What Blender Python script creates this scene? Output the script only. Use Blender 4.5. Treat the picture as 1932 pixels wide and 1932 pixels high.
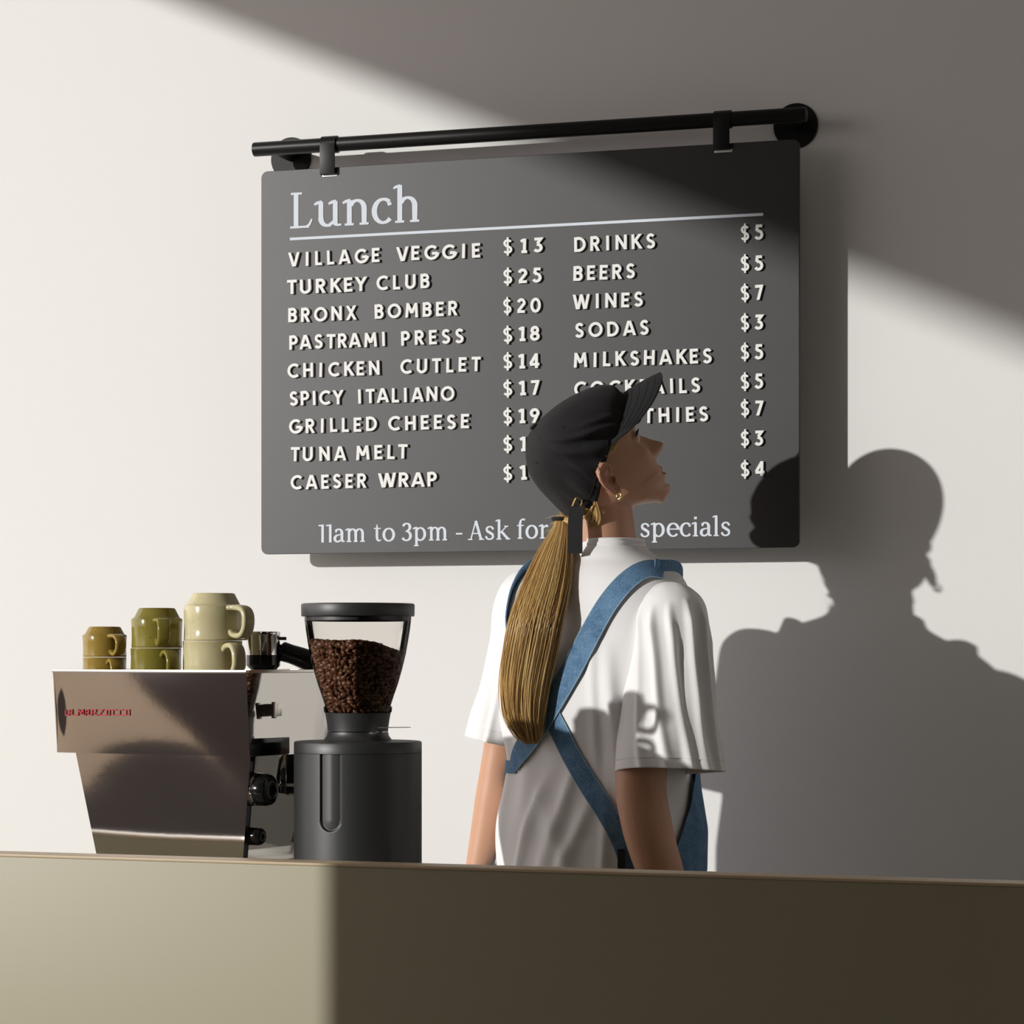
import bpy, bmesh, math, random
import numpy as np
from mathutils import Vector, Matrix
from mathutils.bvhtree import BVHTree
for o in list(bpy.data.objects): bpy.data.objects.remove(o, do_unlink=True)
S = bpy.context.scene
COL = S.collection
random.seed(7); rng = np.random.default_rng(7)

# ---------------------------------------------------------------- camera
F_PX = 5000.0
TH = math.atan(F_PX / 15466.0)
CAM = np.array([1.50571804, -4.85301522, 1.25])
FW = np.array([-math.sin(TH), math.cos(TH), 0.0]); RT = np.array([math.cos(TH), math.sin(TH), 0.0]); UP = np.array([0, 0, 1.0])
cd = bpy.data.cameras.new('camera'); cam = bpy.data.objects.new('camera', cd); COL.objects.link(cam)
cam.location = CAM; cam.rotation_euler = (math.pi / 2, 0, TH)
cd.sensor_width = 36; cd.lens = 36 * F_PX / 1932; cd.shift_y = 272 / 1932; cd.clip_end = 200
S.camera = cam

# ---------------------------------------------------------------- light
SUN_A, SUN_C = 0.87, 0.278           # light travels along (SUN_A, 1, -SUN_C)
w = bpy.data.worlds.new('world'); S.world = w; w.use_nodes = True
bg = w.node_tree.nodes['Background']; bg.inputs[0].default_value = (1.0, 0.905, 0.905, 1); bg.inputs[1].default_value = 1.75
sd = bpy.data.lights.new('sun', 'SUN'); sun = bpy.data.objects.new('sun', sd); COL.objects.link(sun)
sun.rotation_euler = Vector((-SUN_A, -1, SUN_C)).to_track_quat('Z', 'Y').to_euler()
sun.location = (-6, -8, 5)
sd.energy = 2.9; sd.angle = math.radians(0.75); sd.color = (1.0, 0.985, 0.95)
S.view_settings.view_transform = 'Standard'; S.view_settings.look = 'None'
S.view_settings.exposure = 0.0; S.view_settings.gamma = 1.0; S.view_settings.use_curve_mapping = False

# ---------------------------------------------------------------- helpers
def at(u, v, Z):
    return CAM + (FW + RT * ((u - 966) / F_PX) + UP * ((1238 - v) / F_PX)) * Z
def on_y(u, v, y):
    r = FW + RT * ((u - 966) / F_PX) + UP * ((1238 - v) / F_PX)
    return CAM + r * ((y - CAM[1]) / r[1])

def mat(name, col, rough=0.5, metal=0.0, spec=0.5, noise=None, bump=None, ior=1.45, coat=0.0, sheen=0.0, speck=None, sss=0.0):
    m = bpy.data.materials.new(name); m.use_nodes = True
    nt = m.node_tree; b = nt.nodes['Principled BSDF']
    b.inputs['Base Color'].default_value = (*col, 1); b.inputs['Roughness'].default_value = rough
    b.inputs['Metallic'].default_value = metal; b.inputs['Specular IOR Level'].default_value = spec
    b.inputs['IOR'].default_value = ior; b.inputs['Coat Weight'].default_value = coat
    b.inputs['Coat Roughness'].default_value = 0.08
    b.inputs['Sheen Weight'].default_value = sheen
    if sss:
        b.inputs['Subsurface Weight'].default_value = sss
        b.inputs['Subsurface Radius'].default_value = (1, .35, .2); b.inputs['Subsurface Scale'].default_value = 0.006
    tc = nt.nodes.new('ShaderNodeTexCoord')
    last = None
    if noise:                        # (scale, amount, second colour)
        n = nt.nodes.new('ShaderNodeTexNoise'); n.inputs['Scale'].default_value = noise[0]; n.inputs['Detail'].default_value = 6
        nt.links.new(tc.outputs['Object'], n.inputs['Vector'])
        r = nt.nodes.new('ShaderNodeValToRGB'); r.color_ramp.elements[0].position = 0.35; r.color_ramp.elements[1].position = 0.68
        r.color_ramp.elements[0].color = (*col, 1); r.color_ramp.elements[1].color = (*noise[2], 1)
        mx = nt.nodes.new('ShaderNodeMix'); mx.data_type = 'RGBA'; mx.inputs[0].default_value = noise[1]
        mx.inputs[6].default_value = (*col, 1)
        nt.links.new(n.outputs[0], r.inputs[0]); nt.links.new(r.outputs[0], mx.inputs[7]); last = mx.outputs[2]
    if speck:                        # (scale, colour, threshold)
        n = nt.nodes.new('ShaderNodeTexNoise'); n.inputs['Scale'].default_value = speck[0]; n.inputs['Detail'].default_value = 1
        nt.links.new(tc.outputs['Object'], n.inputs['Vector'])
        r = nt.nodes.new('ShaderNodeValToRGB'); r.color_ramp.elements[0].position = speck[2]; r.color_ramp.elements[1].position = speck[2] + .03
        r.color_ramp.elements[0].color = (0, 0, 0, 1); r.color_ramp.elements[1].color = (1, 1, 1, 1)
        mx = nt.nodes.new('ShaderNodeMix'); mx.data_type = 'RGBA'
        nt.links.new(n.outputs[0], r.inputs[0]); nt.links.new(r.outputs[0], mx.inputs[0])
        if last: nt.links.new(last, mx.inputs[6])
        else: mx.inputs[6].default_value = (*col, 1)
        mx.inputs[7].default_value = (*speck[1], 1); last = mx.outputs[2]
    if last: nt.links.new(last, b.inputs['Base Color'])
    if bump:                         # (scale, strength, distance)
        n = nt.nodes.new('ShaderNodeTexNoise'); n.inputs['Scale'].default_value = bump[0]; n.inputs['Detail'].default_value = 5
        nt.links.new(tc.outputs['Object'], n.inputs['Vector'])
        bp = nt.nodes.new('ShaderNodeBump'); bp.inputs['Strength'].default_value = bump[1]; bp.inputs['Distance'].default_value = bump[2]
        nt.links.new(n.outputs[0], bp.inputs['Height']); nt.links.new(bp.outputs[0], b.inputs['Normal'])
    return m

class MB:
    """collects pieces of one mesh"""
    def __init__(s): s.v = []; s.f = []; s.n = 0
    def add(s, vs, fs):
        vs = np.asarray(vs, float).reshape(-1, 3); s.v.append(vs)
        s.f += [tuple(i + s.n for i in f) for f in fs]; s.n += len(vs); return s
    def box(s, x0, x1, y0, y1, z0, z1, b=0.0):
        bm = bmesh.new(); bmesh.ops.create_cube(bm, size=1)
        for v in bm.verts: v.co = Vector(((x0 + x1) / 2 + v.co.x * (x1 - x0), (y0 + y1) / 2 + v.co.y * (y1 - y0), (z0 + z1) / 2 + v.co.z * (z1 - z0)))
        if b: bmesh.ops.bevel(bm, geom=bm.edges[:], offset=b, segments=2, affect='EDGES', profile=.6)
        return s.bm(bm)
    def bm(s, bm):
        bm.verts.ensure_lookup_table(); bm.verts.index_update()
        vs = [v.co[:] for v in bm.verts]; fs = [tuple(v.index for v in f.verts) for f in bm.faces]; bm.free(); return s.add(vs, fs)
    def prism(s, poly, o, ex, ey, en, t):
        """polygon (2D) in plane o + x ex + y ey, extruded t along en"""
        o, ex, ey, en = map(np.array, (o, ex, ey, en)); P = [o + ex * p[0] + ey * p[1] for p in poly]; n = len(P)
        vs = P + [p + en * t for p in P]
        return s.add(vs, [tuple(range(n)), tuple(range(2 * n - 1, n - 1, -1))] + [(i, (i + 1) % n, n + (i + 1) % n, n + i) for i in range(n)])
    def rings(s, R, closed=True, cap0=True, cap1=True):
        R = [np.asarray(r, float) for r in R]; n = len(R[0]); m = len(R); fs = []
        for i in range(m - 1):
            for j in range(n if closed else n - 1):
                k = (j + 1) % n; fs.append((i * n + j, i * n + k, (i + 1) * n + k, (i + 1) * n + j))
        if cap0: fs.append(tuple(range(n - 1, -1, -1)))
        if cap1: fs.append(tuple((m - 1) * n + j for j in range(n)))
        return s.add(np.concatenate(R), fs)
    def lathe(s, prof, seg=48, c=(0, 0, 0), axis='z', cap=True):
        R = []
        a = np.linspace(0, 2 * np.pi, seg, endpoint=False)
        for r, z in prof:
            r = max(r, 1e-5); X = np.cos(a) * r; Y = np.sin(a) * r; Z = np.full(seg, z)
            P = {'z': (X, Y, Z), 'x': (Z, X, Y), 'y': (Y, Z, X)}[axis]
            R.append(np.stack(P, 1) + np.array(c))
        return s.rings(R, cap0=cap, cap1=cap)
    def tube(s, path, rad, seg=10, flat=1.0, up=None, cap=True):
        """tube along path; rad scalar or list; flat = ratio of second axis; up = side hint"""
        P = np.asarray(path, float); n = len(P); rad = np.broadcast_to(np.asarray(rad, float), (n,))
        T = np.gradient(P, axis=0); T /= np.linalg.norm(T, axis=1)[:, None] + 1e-12
        u = np.array(up if up is not None else ([0, 0, 1] if abs(T[0][2]) < .9 else [1, 0, 0]), float); R = []
        a = np.linspace(0, 2 * np.pi, seg, endpoint=False)
        for i in range(n):
            x = np.cross(u, T[i]); x /= np.linalg.norm(x) + 1e-12; y = np.cross(T[i], x)
            if up is None: u = y
            R.append(P[i] + rad[i] * (np.cos(a)[:, None] * x + flat * np.sin(a)[:, None] * y))
        return s.rings(R, cap0=cap, cap1=cap)
    def build(s, name, m, parent=None, smooth=True, off=None, ang=35, fix=True):
        V = np.concatenate(s.v) if s.v else np.zeros((0, 3))
        if off is not None: V = V - np.asarray(off)
        me = bpy.data.meshes.new(name); me.from_pydata(V.tolist(), [], s.f); me.update()
        if fix:
            bm = bmesh.new(); bm.from_mesh(me); bmesh.ops.recalc_face_normals(bm, faces=bm.faces[:]); bm.to_mesh(me); bm.free()
        if smooth:
            me.polygons.foreach_set('use_smooth', [True] * len(me.polygons))
            if ang: me.set_sharp_from_angle(angle=math.radians(ang))
        for k in (m if isinstance(m, (list, tuple)) else [m]): me.materials.append(k)
        o = bpy.data.objects.new(name, me); COL.objects.link(o)
        if parent is not None: o.parent = parent
        return o

def tag(o, label=None, cat=None, group=None, kind=None):
    if label: o['label'] = label
    if cat: o['category'] = cat
    if group: o['group'] = group
    if kind: o['kind'] = kind
    return o
def thing(name, label, cat, loc=(0, 0, 0), rotz=0, group=None):
    o = bpy.data.objects.new(name, None); COL.objects.link(o); o.location = loc; o.rotation_euler = (0, 0, rotz); o.empty_display_size = .05
    return tag(o, label, cat, group)
def to_mesh(o, name=None):
    """bake an object's modifiers / curve into its own mesh object"""
    dg = bpy.context.evaluated_depsgraph_get(); dg.update()
    me = bpy.data.meshes.new_from_object(o.evaluated_get(dg)); return me
def interp(t, xs, ys): return float(np.interp(t, xs, ys))
def smooth_curve(pts, n):
    """Catmull-Rom through pts, n samples"""
    P = np.asarray(pts, float); P = np.vstack([2 * P[0] - P[1], P, 2 * P[-1] - P[-2]]); m = len(P) - 3; out = []
    for t in np.linspace(0, m, n):
        i = min(int(t), m - 1); f = t - i; a, b, c, d = P[i:i + 4]
        out.append(.5 * (2 * b + (c - a) * f + (2 * a - 5 * b + 4 * c - d) * f * f + (3 * b - a - 3 * c + d) * f ** 3))
    return np.array(out)

# ---------------------------------------------------------------- materials
M = {}
M['wall'] = mat('painted plaster', (.85, .845, .825), .75, noise=(1.2, .35, (.83, .82, .80)), bump=(60, .05, .002))
M['floor'] = mat('screed floor', (.30, .28, .25), .6, noise=(3, .5, (.17, .155, .135)))
M['ceil'] = mat('ceiling paint', (.62, .60, .57), .8)
M['dark'] = mat('dark plaster', (.035, .03, .027), .85)
M['tan'] = mat('tan card', (.62, .52, .39), .9); M['card'] = mat('dark slate', (.055, .043, .04), .8); M['reflector'] = mat('grey plinth', (.075, .068, .066), .8)  # these three colour the unseen panels added for the machine's reflections
M['ledge'] = mat('khaki laminate', (.37, .335, .225), .42, spec=.35, noise=(900, .35, (.34, .305, .2)), bump=(700, .06, .0004))
M['edge_light'] = mat('tan edge highlight', (.55, .43, .27), .45)  # lighter laminate tone, the top edge's highlight put into the colour
M['work'] = mat('pale worktop', (.5, .47, .40), .5)
M['black'] = mat('black powder coat', (.008, .008, .008), .42, spec=.32, bump=(1500, .08, .0003))
M['board'] = mat('black letterboard enamel', (.007, .0066, .0064), .47, ior=1.74, spec=.5, noise=(9, .6, (.012, .011, .0105)), bump=(1400, .2, .0004))
M['white'] = mat('white plastic', (.90, .90, .88), .45)
M['print'] = mat('pale blue print', (.72, .78, .86), .6)
M['chrome'] = mat('polished steel', (.62, .59, .56), .05, metal=1.0, bump=(7, .012, .01))
M['chrome2'] = mat('chrome', (.75, .74, .72), .06, metal=1.0)
M['edge'] = mat('brushed steel edge', (.72, .68, .62), .25, metal=1.0)
M['bakelite'] = mat('glossy black plastic', (.008, .008, .008), .12)
M['grind'] = mat('matte black metal', (.026, .027, .0275), .45, ior=1.6, bump=(1600, .12, .0003))
M['red'] = mat('red enamel', (.42, .004, .012), .6)
M['brown'] = mat('ochre brown stoneware glaze', (.30, .195, .035), .14, noise=(25, .8, (.36, .25, .06)), speck=(420, (.05, .03, .01), .70), bump=(40, .1, .001))
M['olive'] = mat('olive green stoneware glaze', (.20, .175, .03), .13, noise=(20, .8, (.27, .22, .045)), speck=(420, (.05, .04, .01), .72), bump=(40, .1, .001))
M['cream'] = mat('cream stoneware glaze', (.62, .56, .33), .16, noise=(60, .5, (.56, .49, .28)), speck=(380, (.3, .22, .1), .73), bump=(40, .08, .001))
M['bean'] = mat('roasted coffee bean', (.15, .062, .030), .36, noise=(60, .8, (.085, .034, .017)))
M['lettering'] = M['white']
def glass_mat(name, tint=(1, 1, 1)):
    m = bpy.data.materials.new(name); m.use_nodes = True; nt = m.node_tree; nt.nodes.clear()
    o = nt.nodes.new('ShaderNodeOutputMaterial'); t = nt.nodes.new('ShaderNodeBsdfTransparent'); t.inputs[0].default_value = (*tint, 1)
    g = nt.nodes.new('ShaderNodeBsdfGlossy'); g.inputs['Roughness'].default_value = .03
    f = nt.nodes.new('ShaderNodeFresnel'); f.inputs[0].default_value = 1.13
    x = nt.nodes.new('ShaderNodeMixShader')
    nt.links.new(f.outputs[0], x.inputs[0]); nt.links.new(t.outputs[0], x.inputs[1]); nt.links.new(g.outputs[0], x.inputs[2]); nt.links.new(x.outputs[0], o.inputs[0])
    return m
M['glass'] = glass_mat('clear hopper plastic', (.955, .95, .94))

# ================================================================ THE SETTING
def struct(name, mb, m, **k): return tag(mb.build(name, m, smooth=False, **k), kind='structure')
struct('wall_back', MB().box(-4.6, 4.2, 0, .2, 0, 3.62), M['wall'])
struct('floor', MB().box(-4.6, 4.2, -8.2, 0, -.1, 0), M['floor'])
# ceiling: out of view, its edge slanted to throw the soft shade on the wall
e = np.array([.245, 1.0]); p0 = np.array([-4.31, -4.9]); pa = p0 + e * 4.9; pb = p0 - e * 3.3
struct('ceiling', MB().prism([(pa[0], 0.0), (4.2, 0.0), (4.2, -8.2), (pb[0], -8.2)], (0, 0, 3.6), (1, 0, 0), (0, 1, 0), (0, 0, 1), .15), M['ceil'])
struct('wall_front', MB().box(-2.4, 4.2, -8.4, -8.2, 0, 3.6), M['dark'])
struct('wall_right_fill', MB().box(2.98, 3.15, -2.3, 0, 0, 3.6), M['wall'])  # unseen pale wall, added to bounce fill onto the back wall
struct('wall_right_far', MB().box(4.2, 4.4, -8.4, .2, 0, 3.6), M['dark'])
struct('shade_panel', MB().box(-1.42, 0.05, -3.45, -3.3, 0, 3.6), M['dark'])  # unseen panel added to keep sun off the right of the counter front
wn = np.array([math.sin(math.radians(227.6)), math.cos(math.radians(227.6)), 0]); wr_ = np.array([-wn[1], wn[0], 0]); wc = np.array([-.2, -1.2, 0]) + wn * 9.2
# unseen panels added for machine reflections: grey plinth, tan card next to dark slate
struct('reflection_card_tan', MB().prism([(-1.6, .62), (.28, .62), (-.15, 1.5), (-1.6, 1.5)], wc, wr_, UP, wn, .3), M['tan'])  # slant sets the light and dark split mirrored in the side panel
struct('reflection_card_dark', MB().prism([(.28, .62), (4.2, .62), (4.2, 1.5), (-.15, 1.5)], wc, wr_, UP, wn, .3), M['card'])
struct('reflection_card_end', MB().prism([(-4.2, .62), (-1.6, .62), (-1.6, 1.5), (-4.2, 1.5)], wc, wr_, UP, wn, .3), M['card'])
struct('reflection_card_base', MB().prism([(-4.2, -.2), (4.2, -.2), (4.2, .62), (-4.2, .62)], wc - wn * .02, wr_, UP, wn, .34), M['reflector'])
struct('terrace', MB().box(-30, -4.6, -30, 5, -.2, -.02), M['floor'])
# ================================================================ COUNTER
Lz = .9675; yaw = math.radians(2.2)
ctr = thing('service_counter', 'khaki laminate service counter with a raised front panel', 'counter', (.35, -1.5, 0), -yaw)
# right end comes forward
MB().box(-2.6, 2.6, 0, .05, 0, Lz - .004, .0015).build('front_panel', M['ledge'], ctr)
tag(MB().box(-2.6, 2.6, -.001, .051, Lz - .004, Lz, .0012).build('edge_highlight', M['edge_light'], ctr), 'thin tan edge highlight along the counter top')  # same laminate, its highlight painted as a lighter tan
MB().box(-2.6, 2.6, .051, .60, .87, .90, .002).build('worktop', M['work'], ctr)
MB().box(-2.6, 2.6, .53, .55, .0, .87).build('cabinet_back', M['ledge'], ctr)

# ================================================================ MENU RAIL AND BOARD
BS = .085
RY = -.0765
rl = on_y(479, 283, RY); rr = on_y(1522, 215, RY); rz = (rl[2] + rr[2]) / 2
fl = on_y(548, 299, -.004); fr = on_y(1501, 237, -.004)
rail = thing('wall_rail', 'round black rail on two wall flanges above the menu board', 'rail', (0, 0, rz))
off = (0, 0, rz)
mb = MB(); mb.lathe([(.011, rl[0]), (.0135, rl[0] + .001), (.0138, rl[0] + .002), (.0138, rr[0] - .002), (.0135, rr[0] - .001), (.011, rr[0])], 40, (0, RY, rz), 'x')
mb.build('bar', M['black'], rail, off=off)
for (fx, fz, R, hol) in ((fl[0], fl[2], .042, 0), (fr[0], fr[2], .042, 1)):
    mb = MB().lathe([(.001, -.004), (R - .001, -.004), (R, -.003), (R, 0), (.001, 0)], 56, (fx, 0, fz), 'y', cap=True)
    # stub post from flange to bar
    mb.lathe([(.0125, -.004), (.0125, RY)], 32, (fx, 0, rz), 'y')
    fo = mb.build('flange', M['black'], rail, off=off)
    for k in range(4):
        a = math.radians(72 + 90 * k); r = R * .80
        MB().lathe([(.0008, -.0052), (.0022, -.0052), (.0026, -.004), (.0026, -.003)], 14, (fx + math.cos(a) * r, 0, fz + math.sin(a) * r), 'y').build('screw', M['chrome2'], fo, off=off)

x0, x1, z0, z1 = -.5498, .5158, 1.4485, 2.195
bd = thing('menu_board', 'charcoal grey lunch menu board with white letters hanging from the rail', 'sign', ((x0 + x1) / 2, -BS, z0))
boff = ((x0 + x1) / 2, -BS, z0)
def rrect(cx, cz, w, h, r, n=6):
    out = []
    for (sx, sz, a0) in ((1, 1, 0), (-1, 1, 90), (-1, -1, 180), (1, -1, 270)):
        for k in range(n + 1):
            a = math.radians(a0 + 90 * k / n); out.append((cx + sx * (w / 2 - r) + r * math.cos(a), cz + sz * (h / 2 - r) + r * math.sin(a)))
    return out
def curve_plate(name, loops, half, m, parent, loc, bev=0.0):
    cu = bpy.data.curves.new(name, 'CURVE'); cu.dimensions = '2D'; cu.fill_mode = 'BOTH'; cu.extrude = half - bev; cu.bevel_depth = bev; cu.bevel_resolution = 1; cu.offset = -bev
    for L in loops:
        sp = cu.splines.new('POLY'); sp.points.add(len(L) - 1)
        for p, q in zip(sp.points, L): p.co = (q[0], q[1], 0, 1)
        sp.use_cyclic_u = True
    o = bpy.data.objects.new(name, cu); COL.objects.link(o); me = to_mesh(o); bpy.data.objects.remove(o)
    me.transform(Matrix.Rotation(math.pi / 2, 4, 'X')); me.materials.clear(); me.materials.append(m)
    me.name = name
    ob = bpy.data.objects.new(name, me); COL.objects.link(ob); ob.parent = parent; ob.location = loc; return ob
# slots where the straps enter
sl = on_y(621.5, 326, -BS); sr = on_y(1365, 279, -BS)
slots = [(on_y(621.5, 330, -BS), .034), (on_y(1364, 284, -BS), .036)]
loops = [rrect((x0 + x1) / 2 - boff[0], (z0 + z1) / 2 - boff[2], x1 - x0, z1 - z0, .013)]
for p, wd in slots: loops.append(rrect(p[0] - boff[0], p[2] - boff[2], wd, .0072, .0033, 4))
curve_plate('panel', loops, .004, M['board'], bd, (0, .004, 0), .0008)
for (p, wd) in slots:
    hw = .0155; zt = rz; px = p[0] - .0015
    mb = MB()
    ys = -BS - .006
    mb.box(px - hw, px + hw, ys - .0025, ys, p[2] + .0015, zt, .0006)          # strap in front
    mb.box(px - hw, px + hw, ys - .002, .0 - BS + .012, p[2] + .0012, p[2] + .0032)    # foot through the slot
    a = np.linspace(math.radians(-30), math.radians(330), 40)
    R = .0166; ring = []
    for (r) in (R, .0139):
        pass
    outer = [(RY + R * math.cos(t), rz + R * math.sin(t)) for t in a]
    inner = [(RY + .0139 * math.cos(t), rz + .0139 * math.sin(t)) for t in a]
    for i in range(len(a) - 1):
        q = [outer[i], outer[i + 1], inner[i + 1], inner[i]]
        mb.add([(px + sx * hw, y, z) for sx in (-1, 1) for y, z in q], [(0, 1, 2, 3), (7, 6, 5, 4), (0, 4, 5, 1), (1, 5, 6, 2), (2, 6, 7, 3), (3, 7, 4, 0)])
    mb.build('hanger_strap', M['black'], bd, off=boff)
    MB().box(p[0] - wd / 2 + .0012, p[0] + wd / 2 - .0012, -BS + .0002, -BS + .0076, p[2] - .0034, p[2] + .0006, .0004).build('slot_glint', M['white'], bd, off=boff)  # white strip added for the sunlit lower edge of the slot

# ---- sans letters (raised, each one a piece)
SW = .192; H_ = SW / 2
def arc(cx, cy, rx, ry, a0, a1, n=14): return [(cx + rx * math.cos(math.radians(a0 + (a1 - a0) * k / n)), cy + ry * math.sin(math.radians(a0 + (a1 - a0) * k / n))) for k in range(n + 1)]
t, b_, m_ = 1 - H_, H_, .5
G = {  # char: (advance width, [polylines])
 'A': (.82, [[(.02, -.1), (.41, 1.08)], [(.80, -.1), (.41, 1.08)], [(.16, .28), (.66, .28)]]),
 'B': (.64, [[(H_, 0), (H_, 1)], [(H_, t), (.34, t)] + arc(.34, .735, .19, .18, 90, -90, 10) + [(H_, .555)], [(H_, .53), (.36, .53)] + arc(.36, .3, .2, .215, 90, -90, 10) + [(H_, b_)]]),
 'C': (.82, [arc(.5, .5, .42, .415, 48, 312, 20)]),
 'D': (.80, [[(H_, 0), (H_, 1)], [(H_, t), (.3, t)] + arc(.3, .5, .41, .415, 90, -90, 16) + [(H_, b_)]]),
 'E': (.56, [[(H_, 0), (H_, 1)], [(H_, t), (.56, t)], [(H_, .51), (.5, .51)], [(H_, b_), (.56, b_)]]),
 'G': (.88, [arc(.5, .5, .42, .415, 46, 345, 22) + [(.86, .40)], [(.52, .44), (.90, .44)]]),
 'H': (.74, [[(H_, 0), (H_, 1)], [(.74 - H_, 0), (.74 - H_, 1)], [(H_, .5), (.74 - H_, .5)]]),
 'I': (.192, [[(H_, 0), (H_, 1)]]),
 'K': (.70, [[(H_, 0), (H_, 1)], [(.12, .42), (.66, 1.06)], [(.26, .60), (.70, -.06)]]),
 'L': (.52, [[(H_, 0), (H_, 1)], [(H_, b_), (.52, b_)]]),
 'M': (.94, [[(.09, -.05), (.17, 1.0)], [(.85, -.05), (.77, 1.0)], [(.13, 1.05), (.47, .30)], [(.81, 1.05), (.47, .30)]]),
 'N': (.78, [[(H_, 0), (H_, 1)], [(.78 - H_, 0), (.78 - H_, 1)], [(.05, 1.02), (.73, -.02)]]),
 'O': (.96, [arc(.48, .5, .40, .415, 0, 360, 28)]),
 'P': (.62, [[(H_, 0), (H_, 1)], [(H_, t), (.32, t)] + arc(.32, .68, .215, .235, 90, -90, 10) + [(H_, .445)]]),
 'R': (.66, [[(H_, 0), (H_, 1)], [(H_, t), (.34, t)] + arc(.34, .70, .20, .215, 90, -90, 10) + [(H_, .485)], [(.28, .52), (.62, -.07)]]),
 'S': (.60, [arc(.30, .72, .20, .195, 25, 180, 10)[:] + [(.12, .63), (.2, .55), (.3, .50), (.42, .44), (.49, .36)] + arc(.28, .28, .215, .195, 5, -155, 10)]),
 'T': (.66, [[(.33, 0), (.33, 1)], [(0, t), (.66, t)]]),
 'U': (.74, [[(H_, 1), (H_, .38)] + arc(.37, .37, .285, .29, 180, 360, 14) + [(.74 - H_, 1)]]),
 'V': (.78, [[(.03, 1.1), (.39, -.1)], [(.75, 1.1), (.39, -.1)]]),
 'W': (1.12, [[(.03, 1.1), (.30, -.1)], [(.30, -.1), (.56, 1.0)], [(.56, 1.0), (.82, -.1)], [(1.09, 1.1), (.82, -.1)]]),
 'X': (.74, [[(.02, -.1), (.70, 1.1)], [(.04, 1.1), (.72, -.1)]]),
 'Y': (.72, [[(.0, 1.08), (.36, .46)], [(.72, 1.08), (.36, .46)], [(.36, 0), (.36, .5)]]),
 '0': (.70, [arc(.35, .5, .27, .415, 0, 360, 26)]),
 '1': (.34, [[(.26, 0), (.26, 1)], [(.02, .80), (.26, .95)], [(.08, b_), (.44, b_)]]),
 '2': (.58, [arc(.29, .70, .205, .215, 170, -20, 10) + [(.1, b_ + .05)], [(.04, b_), (.56, b_)]]),
 '3': (.58, [[(.05, t), (.46, t), (.24, .60)], [(.22, .57)] + arc(.26, .305, .22, .22, 85, -150, 12)]),
 '4': (.64, [[(.44, 0), (.44, 1)], [(.46, 1.0), (.06, .30)], [(.02, .26), (.62, .26)]]),
 '5': (.58, [[(.50, t), (.17, t), (.13, .58)], [(.13, .57), (.24, .60)] + arc(.26, .32, .225, .25, 80, -150, 12)]),
 '6': (.62, [arc(.31, .31, .22, .225, 0, 360, 18), [(.44, 1.03), (.14, .45)]]),
 '7': (.56, [[(.02, t), (.52, t)], [(.49, 1.0), (.18, -.06)]]),
 '8': (.60, [arc(.30, .72, .18, .195, 0, 360, 16), arc(.30, .29, .215, .205, 0, 360, 18)]),
 '9': (.62, [arc(.31, .69, .22, .225, 0, 360, 18), [(.50, .60), (.22, -.03)]]),
 '$': (.62, [[(x, y, .145) for x, y in arc(.31, .725, .21, .20, 25, 180, 10)[:] + [(.13, .63), (.2, .55), (.31, .50), (.43, .45), (.50, .37)] + arc(.30, .275, .22, .20, 5, -155, 10)], [(.31, -.13, .12), (.31, 1.13, .12)]]),
}
def clip(poly, lo, hi):
    for sgn, lim in ((1, lo), (-1, -hi)):
        out = []
        for i in range(len(poly)):
            p, q = poly[i - 1], poly[i]; a = sgn * p[1] - lim; b = sgn * q[1] - lim
            if (a >= 0) != (b >= 0): k = a / (a - b); out.append((p[0] + (q[0] - p[0]) * k, lim * sgn))
            if b >= 0: out.append(q)
        poly = out
    return poly
def ribbon(pts, ws):
    """left/right offset outlines of a polyline with widths"""
    P = np.array(pts, float); n = len(P); L = []; R = []
    for i in range(n):
        d0 = P[i] - P[i - 1] if i > 0 else P[1] - P[0]; d1 = P[i + 1] - P[i] if i < n - 1 else P[-1] - P[-2]
        if i == 0 : d0 = d1
        d0 = d0 / (np.linalg.norm(d0) + 1e-9); d1 = d1 / (np.linalg.norm(d1) + 1e-9)
        tn = d0 + d1; tn /= np.linalg.norm(tn) + 1e-9; nn = np.array([-tn[1], tn[0]]); k = 1 / max(.45, abs(np.dot(nn, [-d1[1], d1[0]])))
        L.append(P[i] + nn * ws[i] / 2 * k); R.append(P[i] - nn * ws[i] / 2 * k)
    return L, R
def glyph_polys(strokes, sw=None, ylo=0, yhi=1, doclip=True):
    out = []
    for st in strokes:
        pts = [p[:2] for p in st]; ws = [p[2] if len(p) > 2 else sw for p in st]
        L, R = ribbon(pts, ws)
        closed = np.hypot(pts[0][0] - pts[-1][0], pts[0][1] - pts[-1][1]) < 1e-6 and len(pts) > 4
        if closed:
            d = np.array(pts[1]) - np.array(pts[-2]); d /= np.linalg.norm(d); nn = np.array([-d[1], d[0]])
            L[0] = L[-1] = np.array(pts[0]) + nn * ws[0] / 2; R[0] = R[-1] = np.array(pts[0]) - nn * ws[0] / 2
        if len(pts) == 2 and doclip:
            q = clip([tuple(L[0]), tuple(L[1]), tuple(R[1]), tuple(R[0])], ylo, yhi)
            if len(q) > 2: out.append(('poly', q))
        else: out.append(('rib', L, R, closed))
    return out
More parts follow.
